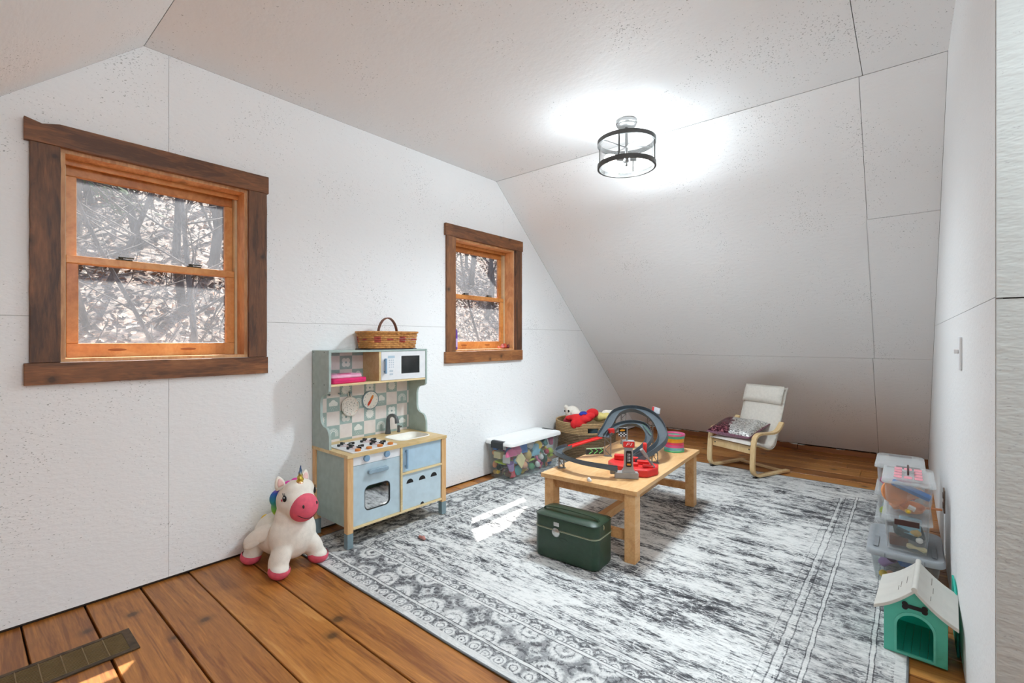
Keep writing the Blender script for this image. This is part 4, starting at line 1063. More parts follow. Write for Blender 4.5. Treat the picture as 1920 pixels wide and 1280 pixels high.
# slinky
SL = thing('spring_toy', 'rainbow plastic spring toy standing on the far corner of the table', 'spring toy', (-1.225, 3.19, TZ))
cols = [((78, 206, 150), 0, 0.012), ((110, 180, 190), 0.012, 0.032), ((232, 92, 150), 0.032, 0.052), ((236, 70, 110), 0.052, 0.070), ((246, 178, 48), 0.070, 0.100), ((92, 190, 160), 0.100, 0.120), ((240, 110, 160), 0.120, 0.136)]
for rgb, a, b in cols:
    bm = bm_new(); n = max(1, round((b-a)/0.0034)); pts = []
    for k in range(n*28+1):
        t = k/28; z = a+0.0017+(b-a-0.0034)*k/(n*28); s = 0.5+0.5*math.cos(2*PI*z/0.136)
        rr = 0.059+0.006*s; an = 2*PI*t; pts.append((rr*math.cos(an)+0.006*(z/0.136), rr*math.sin(an), z*0.9+0.0003))
    tube(bm, pts, 0.0022, 5); obj('coil_band', bm, flat(rgb, 0.35), SL, smooth=True)

# ------------------------------------------------------------------ race track toy
M_TRK = flat((82, 90, 96), 0.4, name='grey_track'); M_TRKD = flat((46, 50, 54), 0.45, name='dark_track'); M_RED = flat((216, 46, 44), 0.4, name='red_track_plastic'); M_LGREY = flat((150, 148, 146), 0.45, name='light_grey_plastic')
RC = thing('race_track_set', 'grey and red looping toy car race track on the table', 'toy track', (0, 0, 0))
def track(name, pts, w=0.044, wall=0.016, mat=M_TRK, bank=None, n=6, par=RC):
    P = catmull(pts, n); m = len(P); bm = bm_new(); rings = []
    for i, p in enumerate(P):
        t = (P[min(i+1, m-1)]-P[max(i-1, 0)]).normalized(); side = t.cross(Vector((0, 0, 1))).normalized(); up = side.cross(t).normalized()
        if bank:
            b = bank[0]+(bank[1]-bank[0])*i/(m-1) if len(bank) == 2 else bank[0]+(bank[1]-bank[0])*min(1, 2*i/(m-1)) if i < m/2 else bank[1]+(bank[2]-bank[1])*(2*i/(m-1)-1)
            q = Matrix.Rotation(math.radians(b), 3, t); side = q @ side; up = q @ up
        h = w/2; th = 0.0022
        rings.append([p+side*a+up*b_ for a, b_ in ((-h, wall), (-h, -th), (h, -th), (h, wall), (h-th, wall), (h-th, 0), (-h+th, 0), (-h+th, wall))])
    loft(bm, rings); return obj(name, bm, mat, par)
track('lower_curve', [(-1.215, 2.345, 0.432), (-1.262, 2.322, 0.438), (-1.382, 2.290, 0.445), (-1.488, 2.300, 0.448), (-1.580, 2.335, 0.450), (-1.640, 2.395, 0.452), (-1.662, 2.470, 0.455), (-1.655, 2.545, 0.458)], 0.046, 0.020, bank=(0, 22, 0))
track('red_ramp', [(-1.655, 2.548, 0.462), (-1.60, 2.64, 0.484), (-1.535, 2.735, 0.508)], 0.046, 0.006, M_RED)
RMP = track('upper_curve', [(-1.530, 2.742, 0.512), (-1.555, 2.86, 0.545), (-1.60, 3.02, 0.590), (-1.612, 3.12, 0.612), (-1.585, 3.21, 0.625), (-1.52, 3.245, 0.626), (-1.43, 3.215, 0.615), (-1.34, 3.14, 0.595), (-1.26, 3.05, 0.560), (-1.205, 2.96, 0.520), (-1.185, 2.87, 0.485), (-1.20, 2.77, 0.455), (-1.225, 2.66, 0.430), (-1.245, 2.58, 0.420)], 0.060, 0.026, bank=(0, 24, 4), n=7)
track('inner_loop', [(-1.500, 2.745, 0.512), (-1.515, 2.84, 0.530), (-1.520, 2.93, 0.546), (-1.500, 3.02, 0.556), (-1.450, 3.075, 0.556), (-1.385, 3.07, 0.545), (-1.325, 3.01, 0.518), (-1.285, 2.92, 0.486), (-1.280, 2.83, 0.458), (-1.295, 2.72, 0.432), (-1.30, 2.62, 0.420)], 0.046, 0.020, bank=(0, 30, 4), n=7)
# green chevron marks on the inner loop
bm = bm_new()
for k in range(8):
    t = k/7; p = Vector((-1.405, 3.062, 0.553)).lerp(Vector((-1.305, 2.965, 0.512)), t)+Vector((0.010, 0.008, 0.010))
    M = Matrix.Translation(p) @ RZ(-40); box(bm, -0.009, 0.009, -0.003, 0.003, 0, 0.0012, M @ RX(-25))
obj('green_arrows', bm, flat((96, 196, 110), 0.4), RC)
def trestle(x, y, z1, w=0.034, rz=0.0):
    bm = bm_new(); M = Matrix.Translation((x, y, TZ)) @ Matrix.Rotation(rz, 4, 'Z'); h = z1-TZ-0.003
    box(bm, -w/2-0.008, w/2+0.008, -0.014, 0.014, 0.0004, 0.004, M)
    for sx in (-1, 1): box(bm, sx*w/2-0.003, sx*w/2+0.003, -0.005, 0.005, 0.004, h, M)
    box(bm, -w/2, w/2, -0.005, 0.005, h-0.006, h, M)
    n = max(1, int(h/0.035))
    for k in range(n):
        z0, z2 = 0.004+(h-0.01)*k/n, 0.004+(h-0.01)*(k+1)/n; s = 1 if k % 2 else -1
        p0, p1 = Vector((-s*w/2, 0, z0)), Vector((s*w/2, 0, z2)); tube(bm, [M @ p0, M @ p1], 0.0025, 5)
    return obj('trestle', bm, flat((128, 126, 126), 0.45), RC)
trestle(-1.575, 2.335, 0.447, 0.03, 0.9); trestle(-1.500, 2.765, 0.510, 0.038, 0.5); trestle(-1.40, 3.20, 0.60, 0.036, 0.2); trestle(-1.300, 2.98, 0.50, 0.036, 0.4); trestle(-1.195, 2.80, 0.455, 0.034, 0.3); trestle(-1.592, 3.17, 0.612, 0.034, 0.6)
# billboard on the upper curve
bm = bm_new(); M = Matrix.Translation((-1.365, 3.215, 0.640)) @ RZ(-42) @ RX(-12); box(bm, -0.058, 0.058, -0.003, 0.003, -0.012, 0.028, M)
BBd = obj('billboard', bm, flat((206, 208, 212), 0.4), RC)
bm = bm_new(); box(bm, -0.056, -0.026, -0.0042, -0.0032, -0.006, 0.026, M); obj('red_print', bm, M_RED, BBd)
bm = bm_new(); box(bm, -0.062, 0.062, -0.006, 0.004, -0.020, -0.0125, M); obj('billboard_rail', bm, M_TRKD, BBd)
# green arrow board under the ramp, red posts
bm = bm_new(); M = Matrix.Translation((-1.545, 2.665, 0.425)) @ RZ(52); box(bm, -0.055, 0.065, -0.003, 0.003, -0.016, 0.026, M)
GB = obj('arrow_board', bm, M_TRKD, RC)
bm = bm_new()
for k in range(3): tube(bm, [M @ Vector((-0.035+k*0.034, -0.0038, -0.010)), M @ Vector((-0.012+k*0.034, -0.0038, 0.006)), M @ Vector((-0.028+k*0.034, -0.0038, 0.020))], 0.0032, 5)
obj('green_chevron', bm, flat((120, 210, 120), 0.4), GB)
bm = bm_new(); box(bm, -0.055, 0.065, -0.0042, -0.0032, 0.020, 0.026, M); obj('pale_edge', bm, flat((196, 232, 200), 0.4), GB)
bm = bm_new(); box(bm, -0.02, 0.02, -0.012, 0.012, 0.0, 0.030, Matrix.Translation((-1.495, 2.80, 0.531)) @ RZ(60)); obj('red_gate', bm, M_RED, RC, bevel=0.003)
bm = bm_new(); loft(bm, [[Vector((-1.215, 2.70, 0))+Vector((w*math.cos(a), w*0.5*math.sin(a), z)) for a in [2*PI*k/10 for k in range(10)]] for z, w in ((0.452, 0.006), (0.47, 0.012), (0.515, 0.014), (0.525, 0.010))])
obj('red_marker', bm, flat((226, 60, 54), 0.4), RC, smooth=True)
# launcher base and tower
def prism_z(poly, z0, z1): return prism(bm_new(), poly, z0, z1)
RB = obj('launcher_base', prism_z([(-1.155, 2.435), (-1.095, 2.47), (-1.075, 2.56), (-1.10, 2.63), (-1.21, 2.66), (-1.33, 2.655), (-1.375, 2.60), (-1.365, 2.52), (-1.29, 2.455), (-1.21, 2.45)], TZ+0.0004, TZ+0.043), M_RED, RC, bevel=0.006)
bm = bm_new()
for (x, y, w, h) in ((-1.12, 2.53, 0.03, 0.012), (-1.17, 2.575, 0.034, 0.02), (-1.245, 2.60, 0.03, 0.024), (-1.32, 2.585, 0.034, 0.03), (-1.20, 2.51, 0.028, 0.016)):
    box(bm, -w, w, -w*0.55, w*0.55, 0.0, h, Matrix.Translation((x, y, TZ+0.0435)) @ RZ(20))
obj('launcher_blocks', bm, M_RED, RC, bevel=0.004)
bm = bm_new(); M = Matrix.Translation((-1.092, 2.55, TZ+0.044)) @ RZ(40) @ RY(-36); box(bm, -0.006, 0.006, -0.010, 0.010, 0.0, 0.12, M); box(bm, -0.009, 0.009, -0.015, 0.015, 0.075, 0.125, M); 
obj('launch_lever', bm, M_LGREY, RC, bevel=0.003)
tw = (-1.178, 2.405); TRZ = Matrix.Translation((tw[0], tw[1], TZ)) @ RZ(32)
bm = bm_new(); box(bm, -0.075, 0.052, -0.025, 0.028, 0.0004, 0.034, TRZ); TWR = obj('tower_foot', bm, M_LGREY, RC, bevel=0.003)
bm = bm_new(); loft(bm, [[TRZ @ Vector((sx*w, sy*d, z)) for sx, sy in ((-1, -1), (1, -1), (1, 1), (-1, 1))] for z, w, d in ((0.0343, 0.036, 0.024), (0.050, 0.027, 0.020), (0.075, 0.024, 0.018), (0.170, 0.022, 0.016))])
obj('tower', bm, M_LGREY, RC, bevel=0.002)
bm = bm_new(); box(bm, -0.033, 0.033, -0.020, 0.018, 0.1705, 0.208, TRZ); obj('tower_head', bm, M_LGREY, RC, bevel=0.006)
bm = bm_new(); prism(bm, rrect(0.060, 0.032, 0.006, 3, 0, 0.189), -0.0225, -0.0202, lambda a, b, t: TRZ @ Vector((a, t, b))); SG = obj('red_sign', bm, M_RED, RC)
FR = lambda x, z, y: TRZ @ Matrix.Translation((x, y, z)) @ Matrix.Rotation(PI/2, 4, 'X')
text_mesh('sign_lettering', 'F1', 0.024, M_WHITE, SG, FR(0, 0.189, -0.0228) @ Matrix.Diagonal((1.55, 1, 1, 1)), 0.0003, 0.35)
bm = bm_new(); prism(bm, rrect(0.030, 0.088, 0.006, 3, 0, 0.110), -0.0212, -0.0202, lambda a, b, t: TRZ @ Vector((a, t, b))); DB = obj('score_board', bm, M_BLACK, RC)
for k, s_ in enumerate(('58', '58', '58')): text_mesh('score_digits', s_, 0.017, M_WHITE, DB, FR(0, 0.133-k*0.0165, -0.0215), 0.0002)
bm = bm_new(); prism(bm, rrect(0.020, 0.010, 0.002, 2, 0, 0.079), -0.0216, -0.0212, lambda a, b, t: TRZ @ Vector((a, t, b))); obj('amber_print', bm, flat((226, 150, 50), 0.4), DB)
TRF = TRZ @ Matrix.Translation((-0.014, 0, 0))
obj('flag_pole', tube(bm_new(), [TRZ @ Vector((-0.008, 0, 0.2083)), TRZ @ Vector((-0.008, 0, 0.278))], 0.0042, 10), M_LGREY, RC, smooth='auto')
bm = bm_new(); box(bm, -0.040, 0.004, -0.003, 0.0, 0.228, 0.276, TRF); FG = obj('flag_board', bm, M_WHITE, RC)
bm = bm_new(); box(bm, -0.0395, 0.0035, -0.0038, -0.0031, 0.251, 0.2755, TRF); obj('flag_black_field', bm, M_BLACK, FG)
bm = bm_new()
for i in range(5):
    for j in range(3):
        if (i+j) % 2 == 0: box(bm, -0.0395+i*0.0086, -0.0395+(i+1)*0.0086, -0.0037, -0.0031, 0.2285+j*0.0073, 0.2285+(j+1)*0.0073, TRF)
obj('chequer_print', bm, M_BLACK, FG)
bm = bm_new(); prism(bm, [(-0.034+0.0, 0.262), (-0.022, 0.268), (-0.004, 0.266), (-0.008, 0.259), (-0.028, 0.257)], -0.0045, -0.0039, lambda a, b, t: TRF @ Vector((a, t, b))); obj('flame_print', bm, flat((236, 160, 40), 0.4), FG)
bm = bm_new(); box(bm, -0.10, -0.0755, -0.018, 0.016, 0.022, 0.048, TRZ); obj('track_clip', bm, M_LGREY, RC, bevel=0.002)

# ------------------------------------------------------------------ green vanity case
M_GREEN = flat((38, 62, 44), 0.33, var=0.08, scale=60, bump=0.25, name='green_leatherette'); M_PIPE = flat((150, 156, 130), 0.5)
VC = thing('vanity_case', 'dark green leatherette vanity case with round silver clasp on the rug', 'case', (-1.343, 2.100, RT), math.radians(3))
cw, cd, ch = 0.370, 0.190, 0.232
rstack_ = lambda lv: rstack(bm_new(), lv)
obj('body', rstack_([(0.0004, cw-0.03, cd-0.03, 0.03), (0.006, cw-0.008, cd-0.008, 0.036), (0.02, cw, cd, 0.04), (0.160, cw, cd, 0.04)]), M_GREEN, VC, smooth='auto')
LDv = obj('lid', rstack_([(0.1635, cw, cd, 0.04), (0.205, cw, cd, 0.04), (0.222, cw-0.006, cd-0.006, 0.038), (0.230, cw-0.03, cd-0.03, 0.03), (0.236, cw-0.12, cd-0.09, 0.02)]), M_GREEN, VC, smooth='auto')
obj('zip_seam', rstack_([(0.1602, cw-0.004, cd-0.004, 0.038), (0.1633, cw-0.004, cd-0.004, 0.038)]), flat((170, 168, 140), 0.5), VC)
for z, nm in ((0.158, 'piping'), (0.2205, 'piping')):
    bm = bm_new(); tube(bm, [(x, y, z) for x, y in rrect(cw+0.001, cd+0.001, 0.04, 8)], 0.0024, 6, closed=True); obj(nm, bm, flat((28, 46, 34), 0.4) if z > 0.2 else M_PIPE, VC, smooth=True)
bm = bm_new()
pth = catmull([(-0.165, 0.0, 0.205), (-0.150, -0.03, 0.246), (-0.06, -0.035, 0.256), (0.06, -0.035, 0.256), (0.150, -0.03, 0.246), (0.172, -0.02, 0.205)], 6)
loft(bm, [[p+Vector((0, a, b)) for a, b in ((-0.009, -0.0025), (0.009, -0.0025), (0.009, 0.0025), (-0.009, 0.0025))] for p in pth]); obj('handle', bm, M_GREEN, VC, bevel=0.001)
for sx in (-1, 1): obj('handle_ring', tube(bm_new(), [(sx*0.180+sx*0.006*math.cos(a), -0.018, 0.203+0.013*math.sin(a)) for a in [2*PI*k/16 for k in range(16)]], 0.0022, 6, closed=True), flat((206, 196, 160), 0.25, 0.9), VC, smooth=True)
M_SILV = flat((196, 196, 192), 0.22, 0.95, name='polished_steel')
obj('clasp', tube(bm_new(), [(-0.045, -cd/2-0.0005, 0.150), (-0.045, -cd/2-0.006, 0.150), (-0.045, -cd/2-0.009, 0.150)], 0.023, 28, rs=[0.023, 0.023, 0.019]), M_SILV, VC, smooth='auto')
obj('name_plate', box(bm_new(), -0.060, -0.027, -cd/2-0.003, -cd/2-0.0003, 0.181, 0.202), M_SILV, VC, bevel=0.001)
bm = bm_new(); tube(bm, [(-0.005+0.02*math.cos(a)+0.006*math.sin(2*a), -cd/2-0.0004, 0.118+0.008*math.sin(a)) for a in [2*PI*k/30 for k in range(26)]], 0.0008, 4); obj('stitched_mark', bm, flat((24, 40, 30), 0.5), VC)

# small bits on the rug
o = tag(obj('toy_figure', tube(bm_new(), [(0, 0, 0.012), (0.02, 0.004, 0.014), (0.036, 0.0, 0.011)], 0.01, 8, rs=[0.008, 0.011, 0.007]), flat((196, 136, 126), 0.6), smooth=True), 'tiny pink toy lying on the rug before the play kitchen', 'toy'); o.location = (-2.13, 1.725, RT)
bm = bm_new(); ell(bm, (-0.012, 0.004, 0.010), (0.009, 0.008, 0.0095), 10, 8)
h_ = obj('head', bm, flat((196, 136, 126), 0.6), o, smooth=True)
bm = bm_new(); prism(bm, [(0.016*math.cos(a)*(1+0.25*math.sin(3*a)), 0.012*math.sin(a)) for a in [2*PI*k/14 for k in range(14)]], 0.0, 0.008)
o = tag(obj('green_toy_piece', bm, flat((44, 146, 96), 0.4), bevel=0.002), 'small green plastic piece lying on the rug under the table', 'toy'); o.location = (-1.485, 2.53, RT+0.0005)
# ------------------------------------------------------------------ armchair
def strip(bm, pts, w, t, xc):
    """flat bentwood strip following (y, z) points, width w across x centred on xc"""
    P = [Vector((0, y, z)) for y, z in pts]; m = len(P); rings = []
    for i, p in enumerate(P):
        d = (P[min(i+1, m-1)]-P[max(i-1, 0)]).normalized(); nrm = Vector((0, -d.z, d.y))
        rings.append([Vector((xc+a*w/2, 0, 0))+p+nrm*b*t/2 for a, b in ((-1, -1), (1, -1), (1, 1), (-1, 1))])
    loft(bm, rings); return bm
AC = thing('armchair', 'small bentwood armchair with off-white cushion facing the room', 'chair', (-1.166, 4.311, 0), math.radians(-23.7))
fr = catmull([(0, 0.455, 0.0125), (0, 0.30, 0.0125), (0, 0.12, 0.0125), (0, 0.045, 0.018), (0, 0.008, 0.05), (0, 0.0, 0.10), (0, 0.006, 0.20), (0, 0.016, 0.285), (0, 0.035, 0.335), (0, 0.085, 0.355), (0, 0.18, 0.352), (0, 0.26, 0.352), (0, 0.32, 0.372), (0, 0.375, 0.430)], 6)
for sx in (-1, 1):
    A_ = obj('side_frame', strip(bm_new(), [(p.y, p.z+0.0085) for p in fr], 0.042, 0.018, sx*0.215), M_BIRCH, AC, bevel=0.002)
    bm = box(bm_new(), sx*0.215-0.015, sx*0.215+0.015, 0.02, 0.065, 0.0075, 0.0122)
    obj('foot_pad', bm, M_BLACK, A_)
B('front_rail', M_BIRCH, AC, -0.1935, 0.1935, 0.018, 0.036, 0.20, 0.262, bevel=0.002)
bm = bm_new()
for sx in (-0.17, 0.17): ell(bm, (sx, 0.0175, 0.235), (0.006, 0.002, 0.006), 10, 6)
obj('screw_heads', bm, M_DARK, AC)
B('rear_floor_rail', M_BIRCH, AC, -0.1935, 0.1935, 0.372, 0.410, 0.014, 0.030, bevel=0.002)
sh = catmull([(0, 0.03, 0.272), (0, 0.10, 0.262), (0, 0.18, 0.238), (0, 0.245, 0.215), (0, 0.300, 0.222), (0, 0.338, 0.270), (0, 0.372, 0.370), (0, 0.410, 0.485), (0, 0.445, 0.590), (0, 0.470, 0.668), (0, 0.486, 0.705)], 5)
for sx in (-1, 1): obj('seat_rail', strip(bm_new(), [(p.y, p.z) for p in sh], 0.030, 0.014, sx*0.170), M_BIRCH, AC, bevel=0.002)
SHM = flat((176, 160, 118), 0.8, name='tan_sling')
obj('sling', strip(bm_new(), [(p.y, p.z) for p in sh], 0.3095, 0.006, 0.0), SHM, AC, smooth='auto')
M_CUSH = flat((226, 220, 210), 0.9, var=0.03, bump=0.3, scale=50, name='off_white_canvas')
def cushion_strip(name, path, w, t, par, mat, seams=3):
    P = [Vector((0, p.y, p.z)) for p in path]; m = len(P); bm = bm_new(); nu = 14; rings = []
    for i, p in enumerate(P):
        d = (P[min(i+1, m-1)]-P[max(i-1, 0)]).normalized(); nrm = Vector((0, -d.z, d.y)); e = min(1.0, (min(i, m-1-i)/3.0)); e = math.sqrt(1-(1-e)**2)*0.9+0.1
        top, bot = [], []
        for k in range(nu+1):
            u = -1+2*k/nu; q = (1-abs(u)**4)**0.5; tuft = 1-0.22*math.exp(-((abs(u)-0.33)/0.05)**2)
            top.append(p+Vector((u*w/2, 0, 0))+nrm*(0.004+t*q*e*tuft+0.004*mnoise.noise((u*3, i*0.4, 1)))); bot.append(p+Vector((u*w/2, 0, 0))+nrm*0.004)
        rings.append(top+bot[::-1])
    loft(bm, rings); return obj(name, bm, mat, par, smooth=True)
cp = [p+Vector((0, 0, 0)) for p in sh]
cp = [Vector((0, -0.008, 0.272))]+cp+[Vector((0, 0.494, 0.722))]
CUS = cushion_strip('cushion', cp, 0.385, 0.030, AC, M_CUSH)
hp = [p+Vector((0, -0.033, 0.012)) for p in sh if p.z > 0.555]+[Vector((0, 0.458, 0.736))]
cushion_strip('head_pillow', hp, 0.375, 0.036, AC, M_CUSH)
bm = bm_new()
for pth in (cp,):
    for sx in (-1, 1): tube(bm, [p+Vector((sx*0.193, -0.004, 0.006)) for p in pth], 0.0045, 6)
obj('piping', bm, flat((206, 200, 190), 0.9), CUS, smooth=True)

def sequin():
    g = G('reversible_sequins'); v = g.obj(); sx = g.n('SeparateXYZ', {0: v})
    f = g.math('ADD', g.math('ADD', g.math('MULTIPLY', sx.outputs[0], 1.0), g.math('MULTIPLY', sx.outputs[1], 0.35)), g.math('MULTIPLY', g.math('SUBTRACT', g.noise(v, 9, 4, 0.65), 0.5), 0.34))
    k = g.ramp(g.math('ADD', f, 0.5), [(0.435, 0.0), (0.445, 1.0)])
    cell = g.n('SeparateColor', {0: g.vor(v, 95.0, out='Color')}).outputs[0]
    top = g.math('GREATER_THAN', sx.outputs[2], 0.006)
    mar = g.ramp(cell, [(0.0, lin((60, 26, 36))), (0.6, lin((98, 48, 60))), (1.0, lin((176, 110, 120)))]); sil = g.ramp(cell, [(0.0, lin((150, 150, 150))), (0.4, lin((206, 206, 204))), (1.0, lin((246, 246, 244)))])
    col = g.mix(k, mar, sil); col = g.mix(top, lin((150, 104, 124)), col)
    g.set(Base_Color=col, Metallic=g.math('MULTIPLY', top, 0.75), Roughness=g.math('ADD', g.math('MULTIPLY', cell, 0.3), 0.22))
    g.bump(cell, 0.5, 0.004); return g.m
def pillow(bm, w, h, t, n=22):
    def zf(u, v): return t*((1-u**4)*(1-v**4))**0.55
    def pt(u, v, s):
        c = 1-0.05*(abs(u)*abs(v))**2; b = 1-0.06*(1-abs(v)) if abs(u) > 0.98 else 1
        return (u*w/2*(1-0.07*(1-v*v)*u*u), v*h/2*(1-0.07*(1-u*u)*v*v), s*zf(u, v)*(1+0.12*mnoise.noise((u*2, v*2, s))))
    G_ = {}
    for s in (1, -1):
        for i in range(n+1):
            for j in range(n+1):
                u, v = -1+2*i/n, -1+2*j/n
                if s == -1 and (i in (0, n) or j in (0, n)): G_[s, i, j] = G_[1, i, j]
                else: G_[s, i, j] = bm.verts.new(pt(u, v, s))
        for i in range(n):
            for j in range(n): face(bm, [G_[s, i, j], G_[s, i+1, j], G_[s, i+1, j+1], G_[s, i, j+1]])
    return bm
PL = tag(obj('sequin_pillow', pillow(bm_new(), 0.40, 0.36, 0.050), sequin(), smooth=True), 'silver and maroon reversible sequin pillow lying on the armchair seat', 'pillow')
Mc = Matrix.Translation((-1.166, 4.311, 0)) @ RZ(-23.7) @ Matrix.Translation((-0.040, 0.150, 0.372)) @ RZ(10) @ RX(13)
PL.matrix_world = Mc

# ------------------------------------------------------------------ clear storage bin with play food
M_CLEAR = clear_plastic('clear_bin_plastic', (248, 250, 250), 0.06); M_CLEAR2 = clear_plastic('frosted_box_plastic', (250, 250, 250), 0.11, 0.25)
def shell(bm, levels, t=0.003, n=5):
    """open tub from rounded-rectangle levels (z, w, h, r), bottom first, wall thickness t"""
    out = [[(x, y, z) for x, y in rrect(w, h, r, n)] for z, w, h, r in levels]
    inn = [[(x, y, max(z, levels[0][0]+t)) for x, y in rrect(w-2*t, h-2*t, max(r-t, 0.002), n)] for z, w, h, r in levels]
    loft(bm, [inn[0]]+[] , cap=False) if False else None
    loft(bm, out+inn[::-1]); return bm
BN = thing('storage_bin', 'large clear storage bin with white lid full of play food by the gable wall', 'storage bin', (-2.552, 3.215, RT))
BW, BL, BHt = 0.285, 0.70, 0.295
obj('tub', shell(bm_new(), [(0.0005, BW-0.05, BL-0.06, 0.03), (0.012, BW-0.045, BL-0.055, 0.03), (BHt-0.03, BW-0.012, BL-0.014, 0.034), (BHt-0.027, BW, BL, 0.036), (BHt-0.005, BW, BL, 0.036)]), M_CLEAR, BN, smooth='auto')
M_LIDW = flat((240, 240, 238), 0.4, var=0.01, name='white_lid')
bm = bm_new(); rstack(bm, [(BHt-0.012, BW+0.020, BL+0.022, 0.045), (BHt+0.006, BW+0.020, BL+0.022, 0.045), (BHt+0.016, BW+0.006, BL+0.008, 0.04), (BHt+0.018, BW-0.03, BL-0.03, 0.03), (BHt+0.012, BW-0.05, BL-0.05, 0.03)])
obj('lid', bm, M_LIDW, BN, smooth='auto')
for sy in (-1, 1):
    bm = bm_new(); y = sy*(BL/2+0.012)
    pr = [(y+sy*0.008, BHt-0.038), (y+sy*0.008, BHt+0.008), (y-sy*0.002, BHt+0.020), (y-sy*0.030, BHt+0.021), (y-sy*0.030, BHt+0.0185), (y, BHt+0.010), (y, BHt-0.038)]
    prism(bm, pr, -0.062, 0.062, lambda a, b, t: (t, a, b)); obj('latch', bm, M_DARK, BN, bevel=0.003)
COLS = {'pink': (226, 120, 160), 'lilac': (186, 150, 206), 'cream': (228, 212, 160), 'tan': (206, 170, 92), 'orange': (226, 146, 92), 'teal': (70, 150, 150), 'green': (70, 140, 90), 'lime': (176, 196, 60), 'blue': (70, 120, 190), 'red': (206, 60, 76), 'yellow': (230, 190, 60), 'white': (232, 230, 226), 'brown': (120, 80, 60), 'sky blue': (130, 184, 206), 'peach': (232, 168, 130), 'magenta': (206, 60, 130), 'dark green': (44, 90, 70)}
def toy(shape, s):
    bm = bm_new()
    if shape == 'ball': ell(bm, (0, 0, 0), (s, s, s*0.95), 14, 9)
    elif shape == 'egg': ell(bm, (0, 0, 0), (s*0.85, s*0.85, s*1.25), 14, 9)
    elif shape == 'disc': lathe(bm, [(s*0.9, -0.008), (s*1.2, -0.006), (s*1.2, 0.006), (s*0.9, 0.008)], 20)
    elif shape == 'block': box(bm, -s, s, -s*0.7, s*0.7, -s*0.6, s*0.6)
    elif shape == 'cup': lathe(bm, [(s*0.6, -s), (s*0.75, s*0.2), (s*0.95, s), (s*0.88, s), (s*0.55, -s*0.85)], 16)
    elif shape == 'slice': prism(bm, [(s*1.3*math.cos(a), s*1.3*math.sin(a)) for a in [k*PI/10 for k in range(11)]], -0.01, 0.01)
    elif shape == 'plate': rslab(bm, -0.006, 0.006, s*2.3, s*2.3, 0.01, 0.002)
    elif shape == 'diamond': prism(bm, [(-s*1.5, 0), (0, -s*1.15), (s*1.5, 0), (0, s*1.15)], -0.006, 0.006)
    elif shape == 'carrot': tube(bm, [(0, 0, -s*1.6), (0, 0, -s*0.4), (0, 0, s), (0, 0, s*1.4)], s, 10, rs=[s*0.12, s*0.4, s*0.55, s*0.2])
    elif shape == 'pan': lathe(bm, [(s*0.9, -0.01), (s*1.1, 0.01), (s*1.02, 0.01), (s*0.85, -0.006)], 18); box(bm, s, s*2.3, -0.006, 0.006, 0.002, 0.009)
    elif shape == 'bone': tube(bm, [(-s*1.5, 0, 0), (-s*1.1, 0, 0), (0, 0, 0), (s*1.1, 0, 0), (s*1.5, 0, 0)], s*0.3, 8, rs=[s*0.35, s*0.55, s*0.25, s*0.55, s*0.35])
    return bm
def put_toy(shape, colr, s, loc, rot, where, group, parent_off=(0, 0, 0)):
    o = obj('toy_'+shape, toy(shape, s), flat(COLS[colr], 0.45), smooth='auto')
    o.location = loc; o.rotation_euler = rot
    return tag(o, f'{colr} toy {shape} {where}', 'toy', group)
bx, by, bz = -2.552, 3.215, RT
used = set(); GRP = 'play food pieces in the clear white-lidded bin'
WH = 'inside the clear white-lidded storage bin'
fx_, ny_ = bx+BW/2-0.030, by-BL/2+0.036        # just inside the long face and the near end
